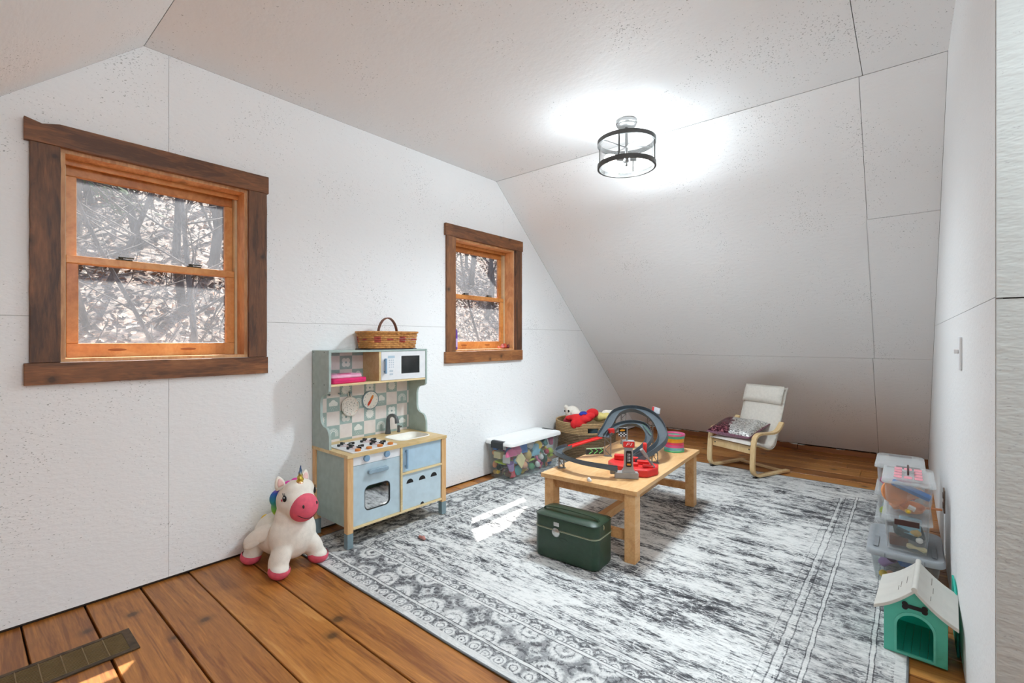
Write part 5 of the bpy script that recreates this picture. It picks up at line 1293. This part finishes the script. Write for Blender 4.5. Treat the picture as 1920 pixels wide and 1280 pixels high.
spec = [('diamond', 'cream', 0.048, (fx_-0.006, by-0.19, 0.150), (0, 1.45, -0.1)), ('egg', 'tan', 0.040, (fx_-0.022, by-0.075, 0.165), (0.25, 0, 0)), ('cup', 'lilac', 0.034, (fx_-0.030, by-0.285, 0.105), (0.3, 0.1, 0)),
        ('block', 'pink', 0.036, (fx_-0.024, by-0.225, 0.232), (0.5, 0.2, 1.2)), ('slice', 'pink', 0.045, (fx_-0.012, by-0.30, 0.195), (1.4, 0, 1.5)), ('block', 'red', 0.028, (fx_-0.034, by-0.265, 0.045), (0.1, 1.3, 0.3)),
        ('disc', 'teal', 0.034, (fx_-0.030, by-0.195, 0.060), (0, 1.45, 0)), ('ball', 'peach', 0.034, (fx_-0.032, by-0.115, 0.085), (0, 0, 0)), ('disc', 'sky blue', 0.038, (fx_-0.012, by+0.03, 0.20), (0.2, 1.4, 0)),
        ('slice', 'sky blue', 0.04, (fx_-0.014, by+0.02, 0.145), (1.5, 0, 1.5)), ('carrot', 'green', 0.034, (fx_-0.022, by+0.11, 0.170), (0.9, 0, 0)), ('block', 'white', 0.030, (fx_-0.022, by-0.05, 0.245), (0.2, 0.4, 0.4)),
        ('disc', 'yellow', 0.030, (fx_-0.012, by+0.06, 0.228), (0.5, 1.3, 0)), ('pan', 'dark green', 0.034, (fx_-0.022, by+0.15, 0.09), (0, 1.4, 1.57)), ('cup', 'teal', 0.034, (fx_-0.032, by+0.18, 0.235), (0.7, 0, 0)),
        ('bone', 'pink', 0.028, (fx_-0.014, by+0.055, 0.105), (0, 0.9, 1.5)), ('egg', 'white', 0.026, (fx_-0.020, by+0.06, 0.06), (0.6, 0, 0)), ('ball', 'green', 0.032, (fx_-0.026, by-0.02, 0.055), (0, 0, 0)),
        ('cup', 'magenta', 0.030, (fx_-0.028, by+0.27, 0.225), (0.2, 0, 0)), ('egg', 'lime', 0.032, (fx_-0.028, by+0.26, 0.14), (1.1, 0, 0)), ('carrot', 'orange', 0.034, (fx_-0.022, by+0.22, 0.06), (1.4, 0, 0)), ('plate', 'blue', 0.034, (fx_-0.016, by-0.14, 0.235), (0, 1.4, -0.2)),
        ('block', 'cream', 0.038, (bx-0.045, ny_+0.024, 0.185), (1.57, 0, 0)), ('plate', 'lime', 0.048, (bx-0.02, ny_+0.055, 0.128), (0.05, 0.1, 0.1)), ('egg', 'orange', 0.026, (bx-0.088, ny_+0.026, 0.100), (0, 0.2, 0)),
        ('ball', 'orange', 0.024, (bx-0.093, ny_+0.026, 0.195), (0, 0, 0)), ('cup', 'dark green', 0.026, (bx-0.03, ny_+0.03, 0.085), (1.5, 0, 0.2)), ('egg', 'yellow', 0.020, (bx-0.045, ny_+0.018, 0.045), (0.3, 0.8, 0)), ('egg', 'tan', 0.022, (bx-0.080, ny_+0.018, 0.040), (1.2, 0.9, 0)),
        ('carrot', 'brown', 0.024, (bx+0.01, ny_+0.018, 0.06), (0.3, 0.6, 0)), ('plate', 'white', 0.030, (bx+0.050, ny_+0.010, 0.165), (1.5, 0.0, 0.1)), ('disc', 'blue', 0.026, (bx-0.075, ny_+0.022, 0.250), (1.2, 0.2, 0)), ('block', 'brown', 0.024, (bx+0.06, ny_+0.022, 0.045), (0.2, 0.3, 0.4)), ('slice', 'white', 0.03, (bx-0.01, ny_+0.02, 0.245), (1.4, 0.3, 0))]
for sh_, c_, s_, l_, r_2 in spec:
    nm = (sh_, c_)
    put_toy(sh_, c_, s_, (l_[0], l_[1], l_[2]+RT), r_2, WH if nm not in used else WH+' near its end', GRP); used.add(nm)
rr_ = random.Random(21); combos = [(a, b) for a in ('ball', 'egg', 'block', 'cup', 'disc', 'carrot', 'slice') for b in COLS if (a, b) not in used]; rr_.shuffle(combos)
for i, (a, b) in enumerate(combos[:40]):
    layer = i//10; z = 0.035+layer*0.058
    put_toy(a, b, rr_.uniform(0.024, 0.032), (bx+rr_.uniform(-0.085, 0.035), by-0.27+0.54*((i % 10)+0.5)/10+rr_.uniform(-0.01, 0.01), z+RT+0.01), (rr_.uniform(0, 3), rr_.uniform(0, 3), rr_.uniform(0, 3)), WH, GRP)

for i, (a, b) in enumerate(combos[40:62]):
    lo_ = i % 2 == 0
    if 2 <= i <= 5: continue
    put_toy(a, b, rr_.uniform(0.022, 0.028), (fx_-rr_.uniform(0.04, 0.055)+(0 if lo_ else 0.015), by-0.26+0.54*(i+0.5)/22, RT+(0.036 if lo_ else 0.11+0.03*(i % 3))), (rr_.uniform(0, 3), rr_.uniform(0, 3), rr_.uniform(0, 3)), WH, GRP)

# ------------------------------------------------------------------ rope basket with soft toys
RBK = thing('rope_basket', 'two-tone coiled rope basket of soft toys in the far corner', 'basket', (-2.405, 3.985, 0.0))
M_ROPE = flat((178, 146, 104), 0.9, var=0.08, scale=80, bump=0.5, name='tan_rope'); M_ROPED = flat((122, 98, 72), 0.9, var=0.1, scale=80, bump=0.5, name='brown_rope')
nseg, coils, rr0 = 72, 24, 0.0072
def basket_r(z): return 0.262+0.020*math.sin(min(1, z/0.3)*PI*0.55)
bm = bm_new(); prev = None; hole_dir = math.atan2(-3.985, 2.405)
for c in range(coils):
    z = 0.012+c*0.0148; mat_i = 0 if z > 0.265 else 1
    prof_ = [(basket_r(z)+rr0*1.25*math.cos(a), z+rr0*1.03*math.sin(a)) for a in [-PI/2, -PI/4, 0, PI/4, PI/2]]
    for k in range(nseg):
        a0, a1 = 2*PI*k/nseg, 2*PI*(k+1)/nseg
        am = ((a0+a1)/2-hole_dir-0.26+PI) % (2*PI)-PI
        if 19 <= c <= 21 and abs(am) < 0.19: continue
        col_ = []
        for an in (a0, a1): col_.append([bm.verts.new((r*math.cos(an), r*math.sin(an), zz)) for r, zz in prof_])
        ib = [bm.verts.new(((basket_r(z)-0.006)*math.cos(an), (basket_r(z)-0.006)*math.sin(an), zz)) for an, zz in ((a0, z-rr0), (a0, z+rr0), (a1, z+rr0), (a1, z-rr0))]
        for j in range(4):
            f = face(bm, [col_[0][j], col_[1][j], col_[1][j+1], col_[0][j+1]]); f.material_index = mat_i
        f = face(bm, ib); f.material_index = mat_i
bmesh.ops.remove_doubles(bm, verts=bm.verts, dist=1e-5)
obj('coiled_wall', bm, [M_ROPE, M_ROPED], RBK, smooth=True, recalc=False)
obj('base', lathe(bm_new(), [(0.255, 0.002), (0.262, 0.008), (0.25, 0.012)], 48), M_ROPED, RBK)
bm = bm_new(); tube(bm, [(basket_r(0.36)*math.cos(2*PI*k/60), basket_r(0.36)*math.sin(2*PI*k/60), 0.366) for k in range(60)], 0.0085, 8, closed=True); obj('rim', bm, M_ROPE, RBK, smooth=True)
cx, cy = -2.405, 3.985
def plush(name, label, parts, mat, loc, rot, vox=0.008, sm=5, cat='plush toy'):
    o = blob(parts, vox, name, mat, None, sm); o.location = loc; o.rotation_euler = rot
    return tag(o, label, cat)
# filling of the basket
plush('plush_toy', 'dark teal soft toy low inside the rope basket seen through its hand hole', [((0, 0, 0), (0.17, 0.17, 0.10), None), ((0.14, -0.06, 0.03), (0.07, 0.07, 0.06), None)], flat((44, 66, 72), 0.9), (cx, cy, 0.205), (0, 0, 0), 0.012)
# crumpled cloth, red with a scrap of blue, in place of a soft toy
cloth_parts = [((0, 0, 0), (0.085, 0.060, 0.036), RZ(15)), ((0.085, 0.03, 0.020), (0.060, 0.055, 0.044), RZ(-20)), ((-0.075, -0.02, 0.004), (0.070, 0.055, 0.030), RZ(10)), ((0.02, -0.060, -0.016), (0.070, 0.042, 0.030), RZ(30)),
               ((-0.045, -0.070, -0.045), (0.060, 0.036, 0.050), None), ((-0.12, 0.02, -0.004), (0.060, 0.040, 0.026), RZ(-30)), ((0.055, -0.045, 0.006), (0.045, 0.05, 0.03), RZ(50)), ((-0.10, -0.075, -0.050), (0.035, 0.026, 0.040), None)]
RD = plush('toy_stand_in', 'crumpled red cloth in place of a red soft toy on the rope basket rim', cloth_parts, flat((214, 34, 38), 0.9, bump=0.3), (cx+0.08, cy-0.165, 0.425), (0.0, math.radians(-6), math.radians(35)), 0.007, 3, 'cloth')
BCl = plush('toy_stand_in', 'small scrap of blue cloth, part of the soft toy stand-in', [((0, 0, 0), (0.034, 0.026, 0.012), RZ(20)), ((0.02, -0.012, 0.0), (0.022, 0.02, 0.010), None), ((-0.02, -0.016, -0.004), (0.02, 0.024, 0.010), None)], flat((38, 52, 150), 0.85), (cx+0.085, cy-0.185, 0.462), (math.radians(18), 0, math.radians(35)), 0.005, 2, 'cloth')
WP = plush('plush_toy', 'white soft toy with black spots leaning at the back of the rope basket', [((0, 0, 0), (0.085, 0.07, 0.07), None), ((0.08, -0.01, 0.012), (0.055, 0.05, 0.045), None), ((-0.03, -0.06, 0.05), (0.03, 0.02, 0.03), None)], M_PLUSH, (cx-0.12, cy-0.045, 0.425), (0, 0.1, -0.5), 0.008)
for (p, r) in (((0.03, -0.063, 0.03), (0.015, 0.007, 0.012)), ((-0.05, -0.06, 0.01), (0.012, 0.007, 0.010))):
    bm = bm_new(); ell(bm, p, r, 12, 8); obj('black_spot', bm, M_BLACK, WP, smooth=True)
YP = plush('plush_toy', 'pale yellow soft toy at the right of the rope basket', [((0, 0, 0), (0.065, 0.06, 0.045), None), ((0.075, -0.02, 0.005), (0.05, 0.045, 0.036), None)], flat((226, 208, 130), 0.9, bump=0.2), (cx+0.135, cy+0.02, 0.405), (0, 0, 0.9), 0.008)
EP = plush('plush_toy', 'white soft toy with a black ear tip at the right rim of the rope basket', [((0, 0, 0), (0.06, 0.055, 0.055), None), ((0.045, -0.005, 0.02), (0.045, 0.032, 0.045), None)], M_PLUSH, (cx+0.165, cy+0.125, 0.41), (0, 0.2, 0.6), 0.008)
bm = bm_new(); ell(bm, (0.088, -0.006, -0.004), (0.012, 0.018, 0.032), 12, 8); obj('black_ear_tip', bm, M_BLACK, EP, smooth=True)
PP = plush('plush_toy', 'raspberry pink soft toy deep at the left of the rope basket', [((0, 0, 0), (0.06, 0.05, 0.04), None), ((0.06, 0.01, 0.005), (0.04, 0.04, 0.035), None)], flat((176, 36, 60), 0.9), (cx-0.09, cy-0.165, 0.36), (0, 0, -0.6), 0.008)

# ------------------------------------------------------------------ boxes along the partition
M_LATCH = flat((72, 44, 40), 0.45, name='brown_latch')
def clear_box(label, loc, w, l, h, rz=0.0, handle_=False, latch_front=True):
    C = thing('lidded_box', label, 'storage box', loc, rz, 'clear lidded boxes by the partition wall')
    obj('tub', shell(bm_new(), [(0.0005, w-0.034, l-0.034, 0.012), (0.008, w-0.030, l-0.030, 0.014), (h*0.42, w-0.022, l-0.022, 0.016), (h*0.43, w-0.018, l-0.018, 0.016), (h-0.016, w-0.012, l-0.012, 0.018)], 0.0025), M_CLEAR2, C, smooth='auto')
    ld = obj('lid', rstack(bm_new(), [(h-0.0155, w+0.010, l+0.010, 0.022), (h-0.006, w+0.010, l+0.010, 0.022), (h, w-0.008, l-0.008, 0.018), (h+0.0005, w-0.03, l-0.03, 0.014)]), M_CLEAR2, C, smooth='auto')
    obj('lid_rim', shell(bm_new(), [(h-0.020, w+0.011, l+0.011, 0.022), (h-0.012, w+0.012, l+0.012, 0.022)], 0.002), M_CLEAR2, ld)
    for sy in (-1, 1):
        bm = box(bm_new(), -w*0.26, w*0.26, sy*(l/2+0.0065)-0.003, sy*(l/2+0.0065)+0.003, h-0.030, h-0.004)
        obj('latch', bm, M_LATCH if (latch_front or sy > 0) else M_CLEAR2, C, bevel=0.002)
    if handle_:
        bm = bm_new(); pts = [(0.0, -0.05, h+0.004), (0.0, -0.052, h+0.028), (0.0, 0.0, h+0.034), (0.0, 0.052, h+0.028), (0.0, 0.05, h+0.004)]
        tube(bm, catmull(pts, 5), 0.0042, 8); obj('handle', bm, M_LATCH, ld, smooth=True)
        M_PRED = clear_plastic('red_printed_plastic', (236, 170, 176), 0.3)
        for i in range(3):
            for j in range(4):
                if (i, j) in ((1, 1), (1, 2)): continue
                obj('printed_block', rslab(bm_new(), 0, 0.0015, 0.030, 0.048, 0.006, 0.0004), flat((228, 150, 160), 0.5), ld, loc=((i-1)*0.038, (j-1.5)*0.062, h+0.0008))
    return C
GB_ = thing('storage_bin', 'grey-lidded clear storage bin under two stacked boxes behind the toy dog house', 'storage bin', (-0.008, 3.005, RT))
gw, gl_, gh = 0.262, 0.40, 0.150
obj('tub', shell(bm_new(), [(0.0005, gw-0.05, gl_-0.05, 0.025), (0.01, gw-0.045, gl_-0.045, 0.028), (gh-0.02, gw-0.01, gl_-0.01, 0.03)], 0.003), M_CLEAR, GB_, smooth='auto')
M_GREYL = flat((160, 164, 168), 0.4, var=0.03, name='grey_lid')
glid = obj('lid', rstack(bm_new(), [(gh-0.022, gw+0.022, gl_+0.022, 0.045), (gh-0.004, gw+0.022, gl_+0.022, 0.045), (gh+0.004, gw+0.010, gl_+0.010, 0.04), (gh+0.005, gw-0.02, gl_-0.02, 0.03), (gh+0.0015, gw-0.03, gl_-0.03, 0.03)]), M_GREYL, GB_, smooth='auto')
for sx in (-1, 1): obj('lid_groove', rslab(bm_new(), gh+0.0052, gh+0.0062, 0.018, 0.15, 0.006, 0.0004), flat((138, 142, 146), 0.45), glid, loc=(sx*0.105, -0.08, 0))
for sx in (-0.07, 0.07): B('lid_notch', flat((110, 114, 118), 0.5), glid, sx-0.0012, sx+0.0012, -gl_/2-0.0122, -gl_/2-0.0108, gh-0.021, gh-0.002)
zb = RT+gh+0.0065
b2 = clear_box('frosted clear box with brown latch, lower of two on the grey-lidded bin', (0.000, 2.995, zb), 0.172, 0.335, 0.158)
b1 = clear_box('frosted clear box of orange and blue toys with handled lid, top of its stack', (0.005, 3.020, zb+0.1592), 0.185, 0.345, 0.168, 0, True, False)
for i, (z, lb) in enumerate(((0.001, 'lowest clear box of the stack behind the grey-lidded bin'), (0.1525, 'middle clear box of the stack behind the grey-lidded bin'), (0.304, 'pale-lidded topmost clear box of the rear stack by the partition wall'))):
    c = clear_box(lb, (-0.030, 3.475, RT+z), 0.205, 0.34, 0.150)
WG = 'toys inside the clear boxes by the partition wall'
WB1 = 'inside the topmost handled box'; z1 = zb+0.1592
put_toy('disc', 'orange', 0.046, (-0.045, 2.905, z1+0.095), (1.3, 0.2, 0.5), WB1+' at its left', WG)
put_toy('pan', 'orange', 0.050, (0.015, 2.925, z1+0.030), (0.15, 0, 0.3), WB1, WG)
put_toy('bone', 'peach', 0.050, (0.00, 2.93, z1+0.070), (0.1, -0.7, 0.2), WB1, WG)
o = tag(obj('toy_bar', rslab(bm_new(), -0.012, 0.012, 0.15, 0.032, 0.008, 0.004), flat((40, 110, 180), 0.4), smooth='auto'), 'blue plastic toy bar lying across the topmost handled box', 'toy', WG); o.location = (0.015, 2.905, z1+0.118); o.rotation_euler = (0.3, 0.35, -0.1)
put_toy('egg', 'yellow', 0.014, (0.005, 2.876, z1+0.024), (1.4, 0.8, 0), WB1, WG); put_toy('block', 'white', 0.013, (0.018, 2.878, z1+0.040), (0.3, 0.4, 0), WB1, WG)
put_toy('block', 'red', 0.035, (0.0, 3.09, z1+0.06), (0.3, 0.4, 0.7), WB1+' towards its back', WG); put_toy('cup', 'magenta', 0.032, (-0.02, 3.15, z1+0.09), (0.3, 1.4, 0.7), WB1+' towards its back', WG)
WB2 = 'inside the frosted box above the grey lid'
o = tag(obj('toy_vehicle', rslab(bm_new(), -0.02, 0.02, 0.11, 0.20, 0.01, 0.006), flat((48, 66, 70), 0.5), smooth='auto'), 'dark slate toy vehicle body '+WB2, 'toy', WG); o.location = (0.0, 2.96, zb+0.095); o.rotation_euler = (0.25, 0.3, 0.2)
put_toy('plate', 'sky blue', 0.036, (0.01, 2.885, zb+0.115), (1.0, 0.2, 0.1), WB2, WG); put_toy('carrot', 'tan', 0.030, (0.01, 2.875, zb+0.085), (0.2, 1.45, 0.1), WB2, WG); put_toy('bone', 'cream', 0.024, (0.035, 2.868, zb+0.022), (0, 0.15, 0.05), WB2, WG); put_toy('block', 'brown', 0.034, (-0.030, 2.90, zb+0.034), (0, 0, 0.1), WB2, WG); put_toy('ball', 'white', 0.014, (0.045, 2.865, zb+0.060), (0, 0, 0), WB2, WG)
WB3 = 'inside the grey-lidded bin by the partition wall'
put_toy('ball', 'yellow', 0.018, (-0.085, 2.855, RT+0.028), (0, 0, 0), WB3, WG); put_toy('egg', 'peach', 0.020, (-0.06, 2.865, RT+0.03), (1.2, 0.4, 0), WB3, WG); put_toy('cup', 'lilac', 0.032, (-0.075, 2.915, RT+0.075), (0.4, 0.6, 0), WB3, WG); put_toy('block', 'blue', 0.026, (0.00, 2.87, RT+0.10), (0.2, 0.2, 0.4), WB3, WG); put_toy('disc', 'brown', 0.04, (0.03, 2.96, RT+0.05), (0.7, 0.4, 0), WB3, WG); put_toy('slice', 'red', 0.035, (-0.04, 3.02, RT+0.06), (0.7, 0.4, 1), WB3, WG)
WB4 = 'inside the rear stack of clear boxes'
for (s_, c_, p_) in (('block', 'magenta', (-0.085, 3.345, 0.36)), ('cup', 'pink', (-0.08, 3.40, 0.37)), ('egg', 'lime', (-0.09, 3.35, 0.20)), ('ball', 'teal', (-0.08, 3.39, 0.215)), ('disc', 'red', (-0.06, 3.36, 0.05)), ('block', 'green', (-0.07, 3.42, 0.06)), ('egg', 'orange', (-0.02, 3.42, 0.21)), ('carrot', 'blue', (-0.02, 3.36, 0.38))):
    put_toy(s_, c_, 0.026, p_, (0.5, 0.8, 0.2), WB4, WG)

# ------------------------------------------------------------------ toy dog house
def thin_plastic(name, rgb, k):
    g = G(name); c = lin(rgb); nz = g.noise(g.obj(), 20, 2)
    col = g.ramp(nz, [(0.3, tuple(x*0.94 for x in c)), (0.7, c)])
    g.set(Base_Color=col, Roughness=0.4); tl = g.n('BsdfTranslucent', {'Color': col})
    g.nt.links.new(g.n('MixShader', {0: k, 1: g.b.outputs[0], 2: tl.outputs[0]}).outputs[0], g.o.inputs[0]); return g.m
M_TEAL = flat((88, 196, 172), 0.4, var=0.03, name='teal_plastic'); M_TEALD = thin_plastic('deep_teal_plastic', (84, 218, 202), 0.6); M_ROOF = thin_plastic('off_white_roof', (234, 231, 224), 0.3)
DH = thing('toy_dog_house', 'teal plastic toy dog house with white roof and black bone emblem', 'toy house', (0.022, 2.215, 0.0), math.radians(-3))
hw, hl, hz, ha = 0.087, 0.262, 0.170, 0.242
door = [(-0.050, 0.018), (-0.050, 0.110)]+[(-0.050*math.cos(a), 0.110+0.050*math.sin(a)) for a in [k*PI/14 for k in range(1, 14)]]+[(0.050, 0.110), (0.050, 0.018)]
def to_xz(a, b, t): return (a, t, b)
outer = []
n_d = len(door)
for i, (a, b) in enumerate(door):
    if i == 0: outer.append((-hw, RT+0.001))
    elif i == 1: outer.append((-hw, hz))
    elif i == n_d-2: outer.append((hw, hz))
    elif i == n_d-1: outer.append((hw, RT+0.001))
    else:
        t = (i-1)/(n_d-3); outer.append((-hw+2*hw*t, hz+(ha-hz)*(1-abs(2*t-1))))
bm = bm_new(); panel_hole(bm, outer, door, 0.0, 0.008, to_xz); obj('front_panel', bm, M_TEAL, DH)
bm = bm_new(); do = [(a*1.14, 0.018+(b-0.018)*1.07-(0.006 if b < 0.02 else 0)) for a, b in door]; panel_hole(bm, do, door, -0.003, -0.0002, to_xz); obj('door_frame', bm, flat((104, 206, 184), 0.4), DH)
for sx in (-1, 1): B('side_panel', M_TEALD, DH, sx*hw-0.003*(1+sx), sx*hw+0.003*(1-sx), 0.0085, hl-0.0085, RT+0.001, hz-0.004)
bm = bm_new(); prism(bm, [(-hw, RT+0.001), (hw, RT+0.001), (hw, hz), (0, ha), (-hw, hz)], hl-0.008, hl, to_xz); obj('back_panel', bm, M_TEALD, DH)
for k in range(7): 
    x0 = -hw+0.007+k*(2*hw-0.014)/7; B('floor_slat', M_TEALD, DH, x0+0.0005, x0+(2*hw-0.014)/7-0.0005, 0.0085, hl-0.0085, RT+0.002, RT+0.008)
for sx in (-1, 1):
    n = 8; up, dn = [], []
    for k in range(n+1):
        t = k/n; x = sx*(0.0 + (hw+0.028)*t); z = ha+0.012-(ha-hz)*1.02*t*(hw+0.028)/hw - 0.010*math.sin(PI*t)*1.0 + 0.004*t
        up.append((x, z+0.010)); dn.append((x, z-0.004 if t > 0 else z-0.004))
    bm = bm_new(); prism(bm, up+dn[::-1], -0.024, hl+0.012, to_xz); rs = obj('roof_slab', bm, M_ROOF, DH, bevel=0.002)
    bm = bm_new()
    for j in range(3):
        y_ = random.uniform(0.02, hl-0.08); x_ = sx*random.uniform(0.02, 0.07); t = abs(x_)/(hw+0.028)
        z_ = ha+0.0225-(ha-hz)*1.02*t*(hw+0.028)/hw-0.010*math.sin(PI*t)+0.004*t
        box(bm, x_-0.0008, x_+0.0008, y_, y_+random.uniform(0.03, 0.07), z_-0.001, z_+0.0006)
    obj('wood_grain_line', bm, flat((120, 112, 104), 0.6), rs)
obj('ridge', tube(bm_new(), [(0, -0.025, ha+0.020), (0, hl+0.013, ha+0.020)], 0.009, 10), M_ROOF, DH, smooth='auto')
bone = bm_new(); M = Matrix.Translation((0.0, -0.0045, 0.190)) @ Matrix.Rotation(math.radians(0), 4, 'Y')
box(bone, -0.026, 0.026, 0, 0.003, -0.0065, 0.0065, M)
for sx in (-1, 1):
    for sz in (-1, 1): cyl(bone, M @ Vector((sx*0.027, 0, sz*0.006)), M @ Vector((sx*0.027, 0.003, sz*0.006)), 0.0085, n=16)
obj('bone_emblem', bone, M_BLACK, DH)
bm = bm_new(); prism(bm, [(2.335, 0.0), (2.62, 0.0), (2.62, 0.19), (2.50, 0.19), (2.455, 0.165)], XR-0.010, XR-0.003, lambda a, b, t: (t, a, b+0.001))
tag(obj('teal_panel', bm, M_TEALD, bevel=0.001), 'loose deep teal plastic panel leaning on the partition behind the toy dog house', 'panel')

# ------------------------------------------------------------------ switch, outlet, sill things
SW = thing('light_switch', 'white light switch plate on the right partition wall', 'switch', (XR-0.0003, 2.325, 1.10))
obj('plate', prism(bm_new(), rrect(0.072, 0.118, 0.006, 3), -0.007, 0.0, lambda a, b, t: (t, a, b)), M_WHITE, SW, bevel=0.002)
B('toggle', M_WHITE, SW, -0.020, -0.0072, -0.005, 0.005, -0.002, 0.014, bevel=0.002)
OT = thing('outlet', 'dark brown wall outlet low on the partition behind the boxes', 'outlet', (XR-0.0003, 3.27, 0.325))
obj('plate', prism(bm_new(), rrect(0.075, 0.118, 0.006, 3), -0.006, 0.0, lambda a, b, t: (t, a, b)), flat((126, 104, 90), 0.5), OT, bevel=0.002)
for z in (-0.025, 0.025): obj('socket_face', prism(bm_new(), rrect(0.034, 0.030, 0.010, 4, 0, z), -0.0085, -0.0062, lambda a, b, t: (t, a, b)), flat((96, 76, 64), 0.5), OT)
sz_ = 1.055+0.0143
BT = thing('bottle', 'purple squeeze bottle standing at the left of the farther window sill', 'bottle', (XL-0.038, 2.565, sz_))
obj('body', lathe(bm_new(), [(0.022, 0.0), (0.025, 0.006), (0.025, 0.12), (0.022, 0.15), (0.012, 0.168), (0.010, 0.172)], 20), flat((96, 60, 160), 0.35), BT, smooth='auto')
obj('label_band', lathe(bm_new(), [(0.0253, 0.02), (0.0256, 0.022), (0.0256, 0.085), (0.0253, 0.087)], 20, cap=False), flat((196, 176, 226), 0.4), BT, smooth=True)
obj('cap', lathe(bm_new(), [(0.011, 0.1725), (0.012, 0.176), (0.010, 0.20), (0.004, 0.212)], 14), flat((60, 36, 60), 0.4), BT, smooth='auto')
for i, (y, x, rgb, s_, lb) in enumerate(((3.105, -0.05, (238, 120, 96), 0.012, 'small coral toy figure on the farther window sill'), (3.150, -0.045, (206, 120, 120), 0.020, 'pinkish toy figure on the farther window sill next to the coral one'), (3.185, -0.05, (196, 70, 40), 0.022, 'orange-red toy figure in the right corner of the farther window sill'), (3.212, -0.035, (110, 30, 40), 0.018, 'dark red toy figure in the right corner of the farther window sill'))):
    o = plush('toy_figure', lb, [((0, 0, s_*0.7), (s_, s_, s_*0.75), None), ((0, -s_*0.3, s_*1.5), (s_*0.6, s_*0.6, s_*0.55), None), ((0.0, s_*0.8, s_*0.5), (s_*0.5, s_*0.6, s_*0.45), None)], flat(rgb, 0.5), (XL+x, y, sz_+0.001), (0, 0, i*0.7), 0.004, 2, 'toy')
